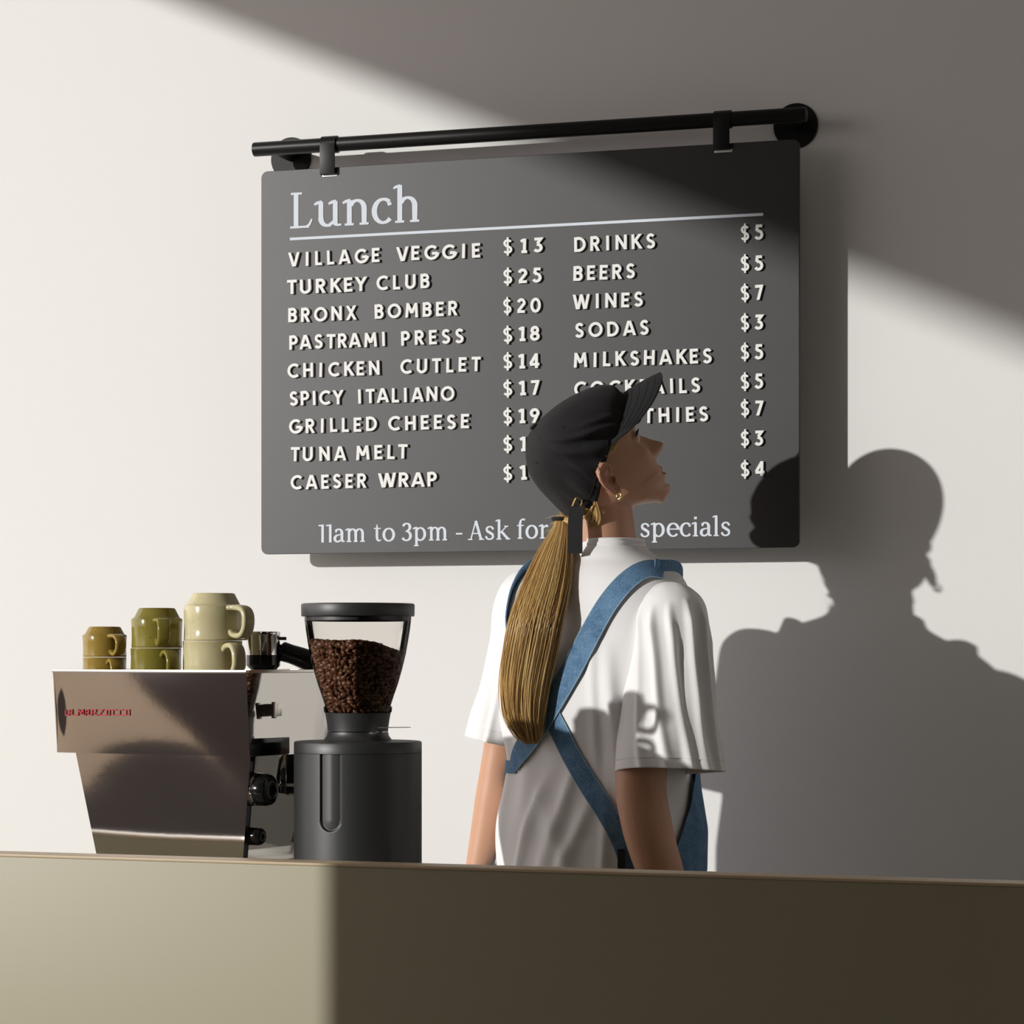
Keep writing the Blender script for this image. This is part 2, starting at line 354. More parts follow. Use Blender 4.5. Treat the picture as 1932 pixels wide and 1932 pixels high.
def polys_to_mb(mb, polys, o, ex, ey, en, t, s):
    o, ex, ey, en = map(np.array, (o, ex, ey, en))
    for kk, pl in enumerate(polys):
        t = t + .00004 * (kk % 7)
        if pl[0] == 'poly': mb.prism([(p[0] * s, p[1] * s) for p in pl[1]], o, ex, ey, en, t)
        else:
            _, L, R, closed = pl; n = len(L)
            f3 = lambda p, h: o + ex * p[0] * s + ey * p[1] * s + en * h
            vs = [f3(p, 0) for p in L] + [f3(p, 0) for p in R] + [f3(p, t) for p in L] + [f3(p, t) for p in R]
            fs = []
            for i in range(n - 1):
                fs += [(i, i + 1, n + i + 1, n + i), (2 * n + i, 3 * n + i, 3 * n + i + 1, 2 * n + i + 1), (i, 2 * n + i, 2 * n + i + 1, i + 1), (n + i, n + i + 1, 3 * n + i + 1, 3 * n + i)]
            if not closed: fs += [(0, n, 3 * n, 2 * n), (n - 1, 3 * n - 1, 4 * n - 1, 2 * n - 1)]
            mb.add(vs, fs)
cache = {}
LH = .0275
def letter(ch, x, z, width, jit=True):
    """raised plastic letter; left edge at x, baseline z, drawn width"""
    if ch not in cache:
        mb = MB(); tt = .0045
        strokes = G[ch][1]
        lo, hi = (0, 1) if ch != '$' else (-.13, 1.13)
        polys_to_mb(mb, glyph_polys(strokes, SW, lo, hi), (-G[ch][0] * LH / 2, 0, -LH / 2), (1, 0, 0), (0, 0, 1), (0, -1, 0), tt, LH)
        ob = mb.build('letter', M['white'], None, smooth=False); cache[ch] = ob.data; bpy.data.objects.remove(ob)
    o = bpy.data.objects.new('letter', cache[ch]); COL.objects.link(o); o.parent = bd
    o.location = (x + width / 2 - boff[0], -.0002, z + LH / 2 - boff[2]); o.scale = (width / (G[ch][0] * LH), 1, 1)
    if jit: o.rotation_euler = (0, random.uniform(-.03, .03), 0); o.location.z += random.uniform(-.0005, .0005)
def word(txt, u0, u1, base, jit=True):
    bu, bv = base
    z = on_y(bu, bv, -BS - .004)[2]
    xa = on_y(u0, bv, -BS - .004)[0]; xb = on_y(u1, bv, -BS - .004)[0]
    nat = [G[c][0] * LH for c in txt]; gaps = []
    for p, q in zip(txt, txt[1:]):
        g = 1.0
        if p + q in ('LT', 'TA', 'TU', 'RA', 'AV', 'VE', 'RT', 'PA', 'KE', 'EY', 'WR', 'AP', 'WI', 'TR', 'LY'): g = .65
        if 'I' in p + q or p + q in ('HI', 'UN', 'NI'): g = 1.35
        gaps.append(g)
    tot = sum(nat); sp = (xb - xa)
    if gaps:
        gap = (sp - tot) / sum(gaps); k = 1.0
        if gap < .0028: k = (sp - .0028 * sum(gaps)) / tot; gap = .0028
        if gap > .0105: k = min(1.12, (sp - .0105 * sum(gaps)) / tot); gap = (sp - tot * k) / sum(gaps)
    else: k = 1; gap = 0
    x = xa
    for i, c in enumerate(txt):
        letter(c, x, z, nat[i] * k, jit); x += nat[i] * k + (gap * gaps[i] if i < len(gaps) else 0)
ROWS = [('VILLAGE', 545, 716, 'VEGGIE', 749, 906, (556, 502.5)), ('TURKEY', 542, 691, 'CLUB', 711, 810, (552, 555)), ('BRONX', 544, 672, 'BOMBER', 707, 863, (547.5, 608.4)),
 ('PASTRAMI', 546, 726, 'PRESS', 757, 875, (549, 660)), ('CHICKEN', 543, 716, 'CUTLET', 756, 907, (574.6, 712)), ('SPICY', 547, 647, 'ITALIANO', 676, 857, (573, 764.6)),
 ('GRILLED', 546, 711, 'CHEESE', 733, 885, (577.6, 817)), ('TUNA', 549, 652, 'MELT', 672, 769, (558, 870.6)), ('CAESER', 549, 691, 'WRAP', 715, 824, (577.6, 922.8))]
for a1, p, q, a2, r_, s_, base in ROWS:
    word(a1, p, q, base); word(a2, r_, s_, base)
for tx, u1, base in (('$13', 1024, (984, 477.8)), ('$25', 1022, (987, 534)), ('$20', 1020, (984, 590.7)), ('$18', 1018, (984, 644)), ('$14', 1018, (986, 695)), ('$17', 1018, (984, 746)), ('$19', 1018, (987, 799)), ('$1', 991, (987, 851)), ('$1', 991, (987, 905.7))):
    word(tx, 949, u1, base)
for tx, u0, u1, base in (('DRINKS', 1083.5, 1236, (1086.6, 475.3)), ('BEERS', 1082, 1198, (1086, 530)), ('WINES', 1082, 1213, (1093, 583.4)), ('SODAS', 1085.6, 1224, (1148.7, 634.6)),
    ('MILKSHAKES', 1082.5, 1343, (1086.6, 693.6)), ('COCKTAILS', 1084, 1321, (1262, 742.4)), ('SMOOTHIES', 1084, 1336, (1242, 797.7))):
    word(tx, u0, u1, base)
for tx, v in (('$5', 452.3), ('$5', 509.8), ('$7', 565.4), ('$3', 621.6), ('$5', 677), ('$5', 733), ('$7', 783.7), ('$3', 841), ('$4', 899)):
    word(tx, 1397, 1440 if tx != '$4' else 1443, (1431, v))

# ---- printed serif lettering (flat print on the panel)
def barc(cx, cy, rx, ry, a0, a1, w0, w1, n=14, thin=.075, thick=.15):
    out = []
    for k in range(n + 1):
        a = math.radians(a0 + (a1 - a0) * k / n); out.append((cx + rx * math.cos(a), cy + ry * math.sin(a), thin + (thick - thin) * abs(math.cos(a)) ** 1.3))
    return out
ST = .135; SF = .06
def serif(x, y, l=.13, r=.13): return [(x - l, y, SF), (x + r, y, SF)]
def stem(x, y0, y1): return [(x, y0, ST), (x, y1, ST)]
X_ = .72
def flag(x, y): return [(x - .19, y - .10, .06), (x - .1, y - .055, .085), (x + .03, y - .02, .07)]
SG = {
 'L': (.72, [stem(.20, 0, 1), serif(.2, .968, .15, .17), [(.03, .032, SF), (.58, .032, SF)], [(.5, .03, .07), (.585, .09, .07), (.655, .24, .045)]]),
 'u': (.80, [[(.19, .70, ST), (.19, .26, ST)] + barc(.38, .24, .19, .205, 180, 290, 0, 0, 8) + [(.57, .16, .07)], flag(.19, X_ + .01), stem(.60, .05, .70), flag(.60, X_ + .01), [(.58, .06, .08), (.68, .035, .065), (.78, .04, .05)]]),
 'n': (.80, [stem(.20, 0, .70), flag(.20, X_ + .01), [(.20, .50, .05)] + barc(.42, .46, .20, .225, 150, 0, 0, 0, 10) + [(.62, 0, ST)], serif(.2, .032), serif(.62, .032)]),
 'c': (.62, [barc(.36, .355, .255, .325, 48, 318, 0, 0, 18), [(.52, .58, .12), (.545, .50, .10)]]),
 'h': (.82, [stem(.20, 0, 1.04), [(.02, .955, .05), (.1, 1.0, .08), (.22, 1.03, .07)], [(.20, .50, .05)] + barc(.42, .46, .20, .225, 150, 0, 0, 0, 10) + [(.62, 0, ST)], serif(.2, .032), serif(.62, .032)]),
 '1': (.40, [stem(.24, 0, .95), [(.02, .90, .07), (.16, .90, .08), (.28, .93, .06)]]),
 'a': (.62, [[(.10, .56, .11)] + barc(.28, .50, .17, .19, 160, 0, 0, 0, 8) + [(.45, .10, ST), (.50, .05, .1), (.60, .05, .05)], [(.45, .42, .05), (.25, .385, .075)] + barc(.23, .20, .15, .17, 110, 300, 0, 0, 10) + [(.45, .16, .05)]]),
 'm': (1.16, [stem(.20, 0, .70), flag(.20, X_ + .01), [(.20, .50, .05)] + barc(.38, .46, .17, .225, 150, 0, 0, 0, 10) + [(.55, 0, ST)], [(.55, .50, .05)] + barc(.74, .46, .17, .225, 150, 0, 0, 0, 10) + [(.91, 0, ST)], serif(.2, .032), serif(.55, .032, .11, .11), serif(.91, .032)]),
 't': (.46, [[(.20, .90, .05), (.20, .6, ST), (.20, .2, ST), (.24, .08, .11), (.32, .045, .08), (.43, .09, .05)], [(.04, X_ - .03, SF), (.40, X_ - .03, SF)]]),
 'o': (.72, [barc(.36, .355, .26, .325, 0, 360, 0, 0, 24)]),
 '3': (.60, [[(.08, .78, .09)] + barc(.28, .73, .18, .19, 150, -80, 0, 0, 10), [(.22, .52, .06)] + barc(.27, .27, .22, .24, 80, -155, 0, 0, 12)]),
 'p': (.78, [stem(.20, -.28, .70), flag(.20, X_ + .01), barc(.40, .355, .24, .325, 150, -150, 0, 0, 16), serif(.2, -.25)]),
 '-': (.34, [[(.03, .34, .085), (.31, .34, .085)]]),
 'A': (.86, [[(.16, 0, .07), (.42, .98, .07)], [(.70, 0, ST), (.42, 1.0, ST)], [(.24, .34, SF), (.60, .34, SF)], serif(.14, .032, .12, .12), serif(.72, .032)]),
 's': (.54, [[(.44, .53, .10)] + barc(.27, .54, .16, .145, 30, 180, 0, 0, 8, .075, .11) + [(.15, .45, .13), (.28, .37, .14), (.41, .28, .13)] + barc(.26, .18, .175, .15, 10, -165, 0, 0, 10, .075, .11) + [(.08, .2, .09)]]),
 'k': (.76, [stem(.20, 0, 1.04), [(.02, .955, .05), (.1, 1.0, .08), (.22, 1.03, .07)], [(.20, .30, .06), (.58, .68, .06)], [(.33, .42, .13), (.66, .02, .13)], serif(.2, .032), serif(.66, .032, .1, .12), serif(.56, .69, .1, .12)]),
 'f': (.46, [[(.20, 0, ST), (.20, .8, ST), (.24, .95, .10), (.34, 1.02, .08), (.46, .98, .10)], [(.04, X_ - .03, SF), (.40, X_ - .03, SF)], serif(.2, .032)]),
 'r': (.54, [stem(.20, 0, .70), flag(.20, X_ + .01), [(.20, .48, .05), (.32, .63, .08), (.42, .66, .12), (.50, .63, .12)], serif(.2, .032)]),
 'e': (.64, [barc(.35, .355, .255, .325, 0, 320, 0, 0, 18), [(.1, .39, .06), (.60, .39, .06)]]),
 'i': (.40, [stem(.20, 0, .70), flag(.20, X_ + .01), serif(.2, .032), [(.20, .87, .14), (.20, 1.0, .14)]]),
 'l': (.40, [stem(.20, 0, 1.04), [(.02, .955, .05), (.1, 1.0, .08), (.22, 1.03, .07)], serif(.2, .032)]),
 'd': (.80, [barc(.36, .355, .24, .325, 30, 330, 0, 0, 16), stem(.58, .05, 1.04), [(.40, .955, .05), (.48, 1.0, .08), (.60, 1.03, .07)], [(.56, .06, .08), (.66, .035, .065), (.76, .04, .05)]]),
 'y': (.74, [[(.12, .70, ST), (.38, .05, ST)], [(.64, .70, .06), (.36, -.02, .07), (.26, -.22, .08), (.12, -.24, .10)], serif(.12, .69), serif(.62, .69)]),
}
def print_text(name, words, size, ylev=-BS - .0001):
    for tx, u0, u1, (bu, bv) in words:
        mb = MB()
        z = on_y(bu, bv, -BS)[2]; xa = on_y(u0, bv, -BS)[0]; xb = on_y(u1, bv, -BS)[0]
        tot = sum(SG[c][0] for c in tx); k = (xb - xa) / (tot * size - .04 * size)
        x = xa - .02 * size * k
        for c in tx:
            polys_to_mb(mb, glyph_polys(SG[c][1], None, doclip=False), (x, ylev, z), (k, 0, 0), (0, 0, 1), (0, -1, 0), .0005, size); x += SG[c][0] * size * k
        mb.build(name, M['print'], bd, smooth=False, off=boff)
print_text('printed_heading', [('Lunch', 547, 795, (549, 431.5))], .0695)
lb = on_y(549, 451, -BS)[2]; xa = on_y(547, 451, -BS)[0]; xb = on_y(1440, 404, -BS)[0]
MB().box(xa, xb, -BS - .0006, -BS - .0001, lb - .0026, lb + .0026).build('printed_line', M['print'], bd, smooth=False, off=boff)
FT = (889.8, 1019)
print_text('printed_word', [('11am', 601, 693, (609, 1023.6)), ('to', 705, 746, (700, 1022)), ('3pm', 758, 848, FT), ('-', 860, 873, FT), ('Ask', 883, 962, FT), ('for', 975, 1035, (1000, 1016.5)), ('specials', 1208, 1379, (1217, 1013.5))], .0365)
# ================================================================ ESPRESSO MACHINE (local frame: x along the side panel to the right, y inward, z up)
PH = math.radians(29)
MX = RT * math.cos(PH) - FW * math.sin(PH); MY = RT * math.sin(PH) + FW * math.cos(PH)
A3 = on_y(465.5, 1264, -1.30)                       # near top corner
TOPZ = A3[2]; ZW = .90
# length so that the left end lands on u=100
dl = 0.0
for L_ in np.arange(.2, .6, .0005):
    q = A3 - MX * L_; d = q - CAM
    if 966 + F_PX * (d @ RT) / (d @ FW) <= 100: dl = L_; break
org = A3 - MX * dl; ML = dl
mrot = math.atan2(MX[1], MX[0])
mach = thing('espresso_machine', 'polished steel espresso machine with cups stacked on its top', 'coffee machine', (org[0], org[1], ZW), mrot)
HT = TOPZ - ZW                                     # top height over worktop
def mloc(P):                                       # local -> world
    return org * np.array([1, 1, 0]) + MX * P[0] + MY * P[1] + np.array([0, 0, ZW + P[2]])
sc_ = F_PX / ((A3 - CAM) @ FW)
ub = HT - 162 / sc_                                # bottom of the upper body (local z)
ML2 = ML; DY = .31
def px2x(u, v=1264):                               # local x on the side panel plane for a pixel column
    r = FW + RT * ((u - 966) / F_PX)
    # solve CAM + r t = org + MX x   (in plan)
    Am = np.array([[r[0], -MX[0]], [r[1], -MX[1]]]); t_, x_ = np.linalg.solve(Am, (org - CAM)[:2]); return x_, t_
def px2z(u, v):
    x_, t_ = px2x(u); return 1.25 + (1238 - v) / F_PX * t_ - ZW
xl0, xl1 = px2x(100)[0], px2x(465)[0]; bl0, bl1 = px2x(108)[0], px2x(472.5)[0]
zb = (px2z(108, 1420) + px2z(472, 1427)) / 2
T_ = .0016
# upper side panel, slightly pillowed sheet
def sheet(corner, nx, nz, bul, y0, thick):
    """corner: (x00,z0),(x10,z0),(x11,z1),(x01,z1) bottom-left.. ; bulge towards -y"""
    V = []
    for side in (0, 1):
        for j in range(nz + 1):
            for i in range(nx + 1):
                s, t2 = i / nx, j / nz
                x = (corner[0][0] * (1 - s) + corner[1][0] * s) * (1 - t2) + (corner[3][0] * (1 - s) + corner[2][0] * s) * t2
                z = (corner[0][1] * (1 - s) + corner[1][1] * s) * (1 - t2) + (corner[3][1] * (1 - s) + corner[2][1] * s) * t2
                y = y0 + bul(s, t2) + (thick if side else 0); V.append((x, y, z))
    N = (nx + 1) * (nz + 1); fs = []
    for j in range(nz):
        for i in range(nx):
            a = j * (nx + 1) + i; fs += [(a, a + 1, a + nx + 2, a + nx + 1), (N + a, N + a + nx + 1, N + a + nx + 2, N + a + 1)]
    for i in range(nx): a = i; b = nz * (nx + 1) + i; fs += [(a, N + a, N + a + 1, a + 1), (b, b + 1, N + b + 1, N + b)]
    for j in range(nz): a = j * (nx + 1); b = a + nx; fs += [(a, a + nx + 1, N + a + nx + 1, N + a), (b, N + b, N + b + nx + 1, b + nx + 1)]
    return V, fs
def bulA(s, t2): return .0020 * (.3 + .7 * math.sin(math.pi * t2)) * (math.exp(-((s) / .05) ** 2)) - .0007 * math.sin(math.pi * s) * math.sin(math.pi * t2)
V, fs = sheet([(bl0, zb), (bl1, zb), (xl1, HT - .004), (xl0, HT - .004)], 48, 24, bulA, -.001, T_)
up = MB().add(V, fs).build('upper_side_panel', M['chrome'], mach, ang=30)
V, fs = sheet([(bl0, zb), (bl1, zb), (xl1, HT - .004), (xl0, HT - .004)], 4, 4, lambda s, t2: 0, DY, T_)
MB().add(V, fs).build('upper_side_panel', M['chrome'], mach, ang=30)
# rim around the cup tray
mb = MB()
for a in ((xl0 - .001, xl1 + .001, -.002, .004), (xl0 - .001, xl1 + .001, DY - .004, DY + .002)): mb.box(a[0], a[1], a[2], a[3], HT - .005, HT, .0012)
for a in ((xl0 - .001, xl0 + .005, .004, DY - .004), (xl1 - .005, xl1 + .001, .004, DY - .004)): mb.box(a[0], a[1], a[2], a[3], HT - .005, HT, .0012)
mb.build('top_rim', M['edge'], mach)
TRAY = HT - .028
MB().box(xl0 + .002, xl1 - .002, .002, DY - .002, TRAY - .004, TRAY, .001).build('cup_tray', M['edge'], mach)
# back sheet (left end) and front fascia (right end): sloping sheets
mb = MB().prism([(xl0, HT - .004), (xl0 + .002, HT - .004), (bl0 + .002, zb), (bl0, zb)], (0, 0, 0), (1, 0, 0), (0, 0, 1), (0, 1, 0), DY)
mb.build('back_sheet', M['chrome'], mach, smooth=False)
mb = MB().prism([(xl1 - .002, HT - .004), (xl1, HT - .004), (bl1, zb), (bl1 - .002, zb)], (0, 0, 0), (1, 0, 0), (0, 0, 1), (0, 1, 0), DY)
fas = mb.build('front_fascia', M['chrome'], mach, smooth=False)
mb = MB().box(bl0 + .001, bl1 - .001, .001, DY - .001, zb, zb + .002); mb.build('underside', M['edge'], mach, smooth=False)
# two little tabs on the fascia
for yy in (.045, .235):
    mb = MB().box(bl1 - .004, bl1 + .010, yy, yy + .022, zb + .058, zb + .076, .001); mb.box(bl1 + .008, bl1 + .012, yy - .003, yy + .006, zb + .055, zb + .079, .001)
    mb.build('latch', M['edge'], mach)
# dark insert under the fascia (drip edge)
MB().box(bl1 - .02, bl1 + .0015, .0, .10, zb + .001, zb + .026, .001).build('dark_band', M['bakelite'], mach)
# lower side panel
w0, w1 = px2x(135)[0], px2x(462)[0]; v0, v1 = px2x(184)[0], px2x(444)[0]; z_low = .012
def bulB(s, t2): return .0009 * math.sin(math.pi * s) * math.sin(math.pi * t2)
for yy in (.010, DY - .012):
    V, fs = sheet([(v0, z_low), (v1, z_low), (w1, zb), (w0, zb)], 30, 20, bulB, yy, .003)
    MB().add(V, fs).build('lower_side_panel', M['chrome'], mach, ang=30)
mb = MB().prism([(w0 + .002, zb), (w0 + .004, zb), (v0 + .004, z_low), (v0 + .002, z_low)], (0, .012, 0), (1, 0, 0), (0, 0, 1), (0, 1, 0), DY - .024)
mb.build('lower_back_sheet', M['chrome'], mach, smooth=False)
# edge strips of the lower panel (dark seam + bright return)
mb = MB().prism([(w1 - .001, zb), (w1 + .004, zb), (v1 + .004, z_low), (v1 - .001, z_low)], (0, .0085, 0), (1, 0, 0), (0, 0, 1), (0, 1, 0), .012)
mb.build('corner_strip', M['chrome'], mach, smooth=False)
# polished splash panel set back under the fascia (the barista side)
mb = MB().prism([(w1 - .02, zb), (w1 - .018, zb), (v1 - .018, z_low), (v1 - .02, z_low)], (0, .012, 0), (1, 0, 0), (0, 0, 1), (0, 1, 0), DY - .024)
mb.build('splash_panel', M['chrome2'], mach, smooth=False)
# drip tray
mb = MB().box(v1 - .03, v1 + .032, .03, DY - .03, 0.012, .05, .004); mb.build('drip_tray', M['edge'], mach)
# feet
for fx in (v0 + .03, v1 - .03):
    for fy in (.035, DY - .035): MB().lathe([(.016, 0), (.018, .002), (.016, .014)], 20, (fx, fy, 0)).build('foot', M['bakelite'], mach)
# steam / water knobs: axis along +x
zk = px2z(470, 1492)
def knob(y, z, x0, name='knob', s=1.0):
    mb = MB().lathe([(.011 * s, -.03), (.011 * s, .0), (.019 * s, .004), (.0225 * s, .008), (.024 * s, .014), (.024 * s, .028), (.022 * s, .033), (.018 * s, .0355), (.0005, .036)], 40, (x0, y, z), 'x')
    k = mb.build(name, M['bakelite'], mach)
    MB().lathe([(.0242 * s, .000), (.0246 * s, .002), (.0246 * s, .011), (.0242 * s, .013)], 40, (x0 + .002, y, z), 'x').build('knob_collar', M['chrome2'], k)
    r = MB().lathe([(.0125 * s, .0358), (.0125 * s, .0366), (.0135 * s, .0366), (.0135 * s, .0358)], 32, (x0, y, z), 'x').build('ring_mark', M['edge'], k)
knob(.035, zk, w1 - .012); knob(.205, zk + .0, w1 - .012)
knob(.030, px2z(455, 1580), v1 - .008, 'switch_knob', .55)
# brew group under the fascia
mb = MB().lathe([(.03, zb), (.036, zb - .01), (.036, zb - .045), (.031, zb - .05), (.031, zb - .06), (.0005, zb - .06)], 40, (bl1 - .045, .155, 0)); mb.build('brew_group', M['chrome2'], mach)
# steam wand
mb = MB().tube(smooth_curve([(w1 + .012, .285, zb), (w1 + .03, .288, zb - .04), (w1 + .04, .29, zb - .1), (w1 + .05, .295, zb - .16)], 24), .0042, 12); mb.build('steam_wand', M['chrome2'], mach)
# red lettering on the side panel
LG = {  # strokes on a 10 high grid, x in the same unit
}
def logo():
    s = [ # each polyline in zoom pixels (x 215..980, y 552..622)
     [(221, 552), (221, 618), (262, 618)],
     [(262, 618), (262, 575), (272, 556), (300, 556), (300, 618)], [(262, 590), (300, 590)],
     [(300, 618), (372, 618)],
     [(372, 618), (372, 556), (404, 600), (434, 556), (434, 618)], [(380, 556), (404, 585), (426, 556)],
     [(434, 618), (460, 618), (460, 575), (470, 556), (496, 556), (496, 618)], [(460, 590), (496, 590)],
     [(496, 618), (534, 618), (534, 556), (580, 556), (580, 584), (546, 588)], [(552, 590), (586, 618), (606, 618)],
     [(612, 556), (664, 556), (622, 615)], [(618, 618), (705, 618)],
     [(708, 618), (708, 556), (742, 556), (742, 618)], [(708, 618), (742, 618)],
     [(748, 556), (824, 556)], [(784, 556), (784, 618), (860, 618)],
     [(900, 556), (862, 556), (862, 618), (930, 618)],
     [(936, 618), (936, 556), (974, 556), (974, 618), (936, 618)]]
    mb = MB()
    for st in s:
        pts = [((x) / 6.232 + 90, y / 6.232 + 1250) for x, y in st]
        q = []
        for (u, v) in pts:
            x_, t_ = px2x(u); q.append((x_, 1.25 + (1238 - v) / F_PX * t_ - ZW, .0016))
        polys_to_mb(mb, glyph_polys([q], None, doclip=False), (0, -.0022, 0), (1, 0, 0), (0, 0, 1), (0, -1, 0), .0009, 1.0)
    return tag(mb.build('red_lettering', M['red'], up, smooth=False), 'red enamel brand lettering on polished steel')
logo()

# ================================================================ CUPS (upside down, in stacks)
def cup(label, m, u, ztop_v, R, Hh, zbase, hang, group, depth, upright=False):
    """R body radius, Hh height, zbase local z of the rim; hang: handle azimuth"""
    # put centre on the pixel column at machine-local y = depth
    r = FW + RT * ((u - 966) / F_PX); o2 = (org + MY * depth)
    Am = np.array([[r[0], -MX[0]], [r[1], -MX[1]]]); t_, x_ = np.linalg.solve(Am, (o2 - CAM)[:2])
    W = mloc((x_, depth, zbase))
    c = thing('cup', label, 'cup', W, hang, group)
    Rf = R * .70; h = Hh; th = .0032
    prof = [(R - th, .03 * h), (R - th, 0.004), (R - th * .6, 0.0008), (R - .0008, .0008), (R, .003), (R - .0003, .05 * h), (R - .0008, .25 * h), (R - .0004, .5 * h), (R + .0002, .70 * h), (R - .0006, .735 * h), (R - .0028, .752 * h),
            (R * .90, .768 * h), (R * .875, .785 * h), (Rf + .0012, .965 * h), (Rf + .0002, .99 * h), (Rf - .001, h), (Rf - .0045, h), (Rf - .006, h - .002), (.0005, h - .0022)]
    mb = MB().lathe(prof, 64, cap=False)
    ins = [(.0005, h - .006), (Rf - .006, h - .007), (R - th - .002, .72 * h), (R - th, .6 * h), (R - th, .03 * h)]
    mb.lathe(ins, 64, cap=False)
    fl = (lambda V: [v * np.array([1, 1, -1]) + np.array([0, 0, h]) for v in V]) if upright else (lambda V: V)
    mb.v = fl(mb.v); mb.build('body', m, c, ang=40)
    # handle loop in the x-z plane
    out = R + .60 * .044 * (R / .04)
    P = [(R - .003, .69 * h), (R + .006, .695 * h), (out - .008, .66 * h), (out - .001, .54 * h), (out, .38 * h), (out - .003, .22 * h), (out - .011, .115 * h), (R + .005, .12 * h), (R - .003, .20 * h)]
    C_ = smooth_curve([(p, 0, z) for p, z in P], 34)
    rad = [.0082 * (R / .04) * (1.25 if i < 5 or i > 30 else 1.0) for i in range(34)]
    MB().tube(C_, rad, 16, flat=.42, up=(0, 0, 1) if False else None).build('handle', m, c) if False else None
    # rectangular-ish strap section
    T = np.gradient(C_, axis=0); T /= np.linalg.norm(T, axis=1)[:, None]; R_ = []
    for i in range(34):
        nrm = np.array([-T[i][2], 0, T[i][0]]); wv = .0100 * (R / .04) * (1 + .35 * math.exp(-(i / 4) ** 2)); tv = .0040 * (R / .04)
        ring = []
        for k in range(16):
            a = 2 * math.pi * k / 16; ca, sa = math.cos(a), math.sin(a)
            ring.append(C_[i] + np.array([0, 1, 0]) * wv * math.copysign(abs(ca) ** .55, ca) + nrm * tv * math.copysign(abs(sa) ** .6, sa))
        R_.append(ring)
    hb_ = MB().rings(R_); hb_.v = fl(hb_.v); hb_.build('handle', m, c, ang=50)
    return c
s1 = sc_
def camdir(deg):          # azimuth of a handle: deg right of "towards the camera"
    d = -FW * math.cos(math.radians(deg)) + RT * math.sin(math.radians(deg)); return math.atan2(d[1], d[0]) - 0
sB = sc_ * .985
g = 'stacked cups on the espresso machine'
dpt = {'b': .055, 'o': .065, 'c': .080}
Rb, Ro, Rc = 43.5 / sc_, 50 / sc_, 58 / sc_
zt = TRAY
hb = 61 / sc_; ho = 79 / sc_; hc = 93 / sc_
cup('ochre brown cup upside down on top of another brown cup, leftmost stack', M['brown'], 197.5, 0, Rb, hb, zt + hb - .001, camdir(34), g, dpt['b'])
cup('ochre brown cup standing upright at the bottom of the leftmost stack', M['brown'], 197.5, 0, Rb, hb, zt, camdir(26), g, dpt['b'], True)
cup('olive green cup upside down on top of another green cup, middle stack', M['olive'], 296, 0, Ro, ho, zt + ho - .001, camdir(17), g, dpt['o'])
cup('olive green cup standing upright at the bottom of the middle stack', M['olive'], 294.5, 0, Ro, ho, zt, camdir(30), g, dpt['o'], True)
cup('cream cup upside down on top of another cream cup, largest and highest', M['cream'], 403, 0, Rc, hc, zt + hc - .001, camdir(50), g, dpt['c'])
cup('cream cup standing upright under the other cream cup, beside the portafilter', M['cream'], 401, 0, Rc, hc, zt, camdir(38), g, dpt['c'], True)

# ================================================================ PORTAFILTER
pf0 = at(497, 1262, (on_y(497, 1262, -1.12) - CAM) @ FW)
pf = thing('portafilter', 'chrome portafilter with black handle lying on the machine top', 'portafilter', (pf0[0], pf0[1], TRAY + ZW))
o_ = np.array([pf0[0], pf0[1], TRAY + ZW]); zz = TOPZ - (TRAY + ZW)
k = 1 / (F_PX / ((pf0 - CAM) @ FW))
R1 = 33 * k
mb = MB().lathe([(R1 * .86, zz + .016), (R1 * .86, zz + 71 * k), (R1 * .99, zz + 71 * k), (R1, zz + 69 * k), (R1, zz + 64 * k), (R1 * .965, zz + 62 * k), (R1 * .93, zz + 26 * k), (R1 * .6, zz + 20 * k), (.001, zz + 20 * k)], 48, cap=False)
mb.build('basket', M['chrome2'], pf)
MB().lathe([(R1 * .97, zz + 27 * k), (R1 * .97, zz + 8 * k), (R1 * .7, zz - 2 * k), (.014, 0.0), (.0005, 0.0)], 40).build('spout_base', M['bakelite'], pf)
mb = MB()
for sgn in (1, -1):
    d = RT * sgn; a = math.atan2(d[1], d[0]); q = d * (R1 + .003)
    b0 = MB(); bm = bmesh.new(); bmesh.ops.create_cube(bm, size=1); bmesh.ops.transform(bm, matrix=Matrix.Translation((q[0], q[1], zz + 58 * k)) @ Matrix.Rotation(a, 4, 'Z') @ Matrix.Diagonal((.012, .016, .005, 1)), verts=bm.verts); mb.bm(bm)
mb.build('lug', M['chrome2'], pf)
# handle: heads right, drops slightly
dr = RT * .93 + FW * .15
hp = [dr * (R1 * .8) + UP * (zz + 36 * k), dr * (R1 + .006) + UP * (zz + 33 * k), dr * (R1 + .03) + UP * (zz + 24 * k), dr * (R1 + .055) + UP * (zz + 13 * k), dr * (R1 + .085) + UP * (zz + 2 * k), dr * (R1 + .105) + UP * (zz - .008)]
hc_ = smooth_curve(hp, 30)
MB().tube(hc_, np.interp(np.linspace(0, 1, 30), [0, .12, .15, .3, .55, .8, .95, 1], [.010, .010, .0155, .0145, .0165, .017, .015, .006]), 20).build('handle', M['bakelite'], pf)

# ================================================================ GRINDER
gz = (on_y(675, 1400, -1.22) - CAM) @ FW; gk = gz / F_PX
gp = at(675.3, 1238, gz)
Zv = lambda v: 1.25 + (1238 - v) * gk
grd = thing('coffee_grinder', 'matte black coffee grinder with clear hopper beside the espresso machine', 'grinder', (gp[0], gp[1], .90))
Lg = lambda v: Zv(v) - .90
RB = 120.5 * gk
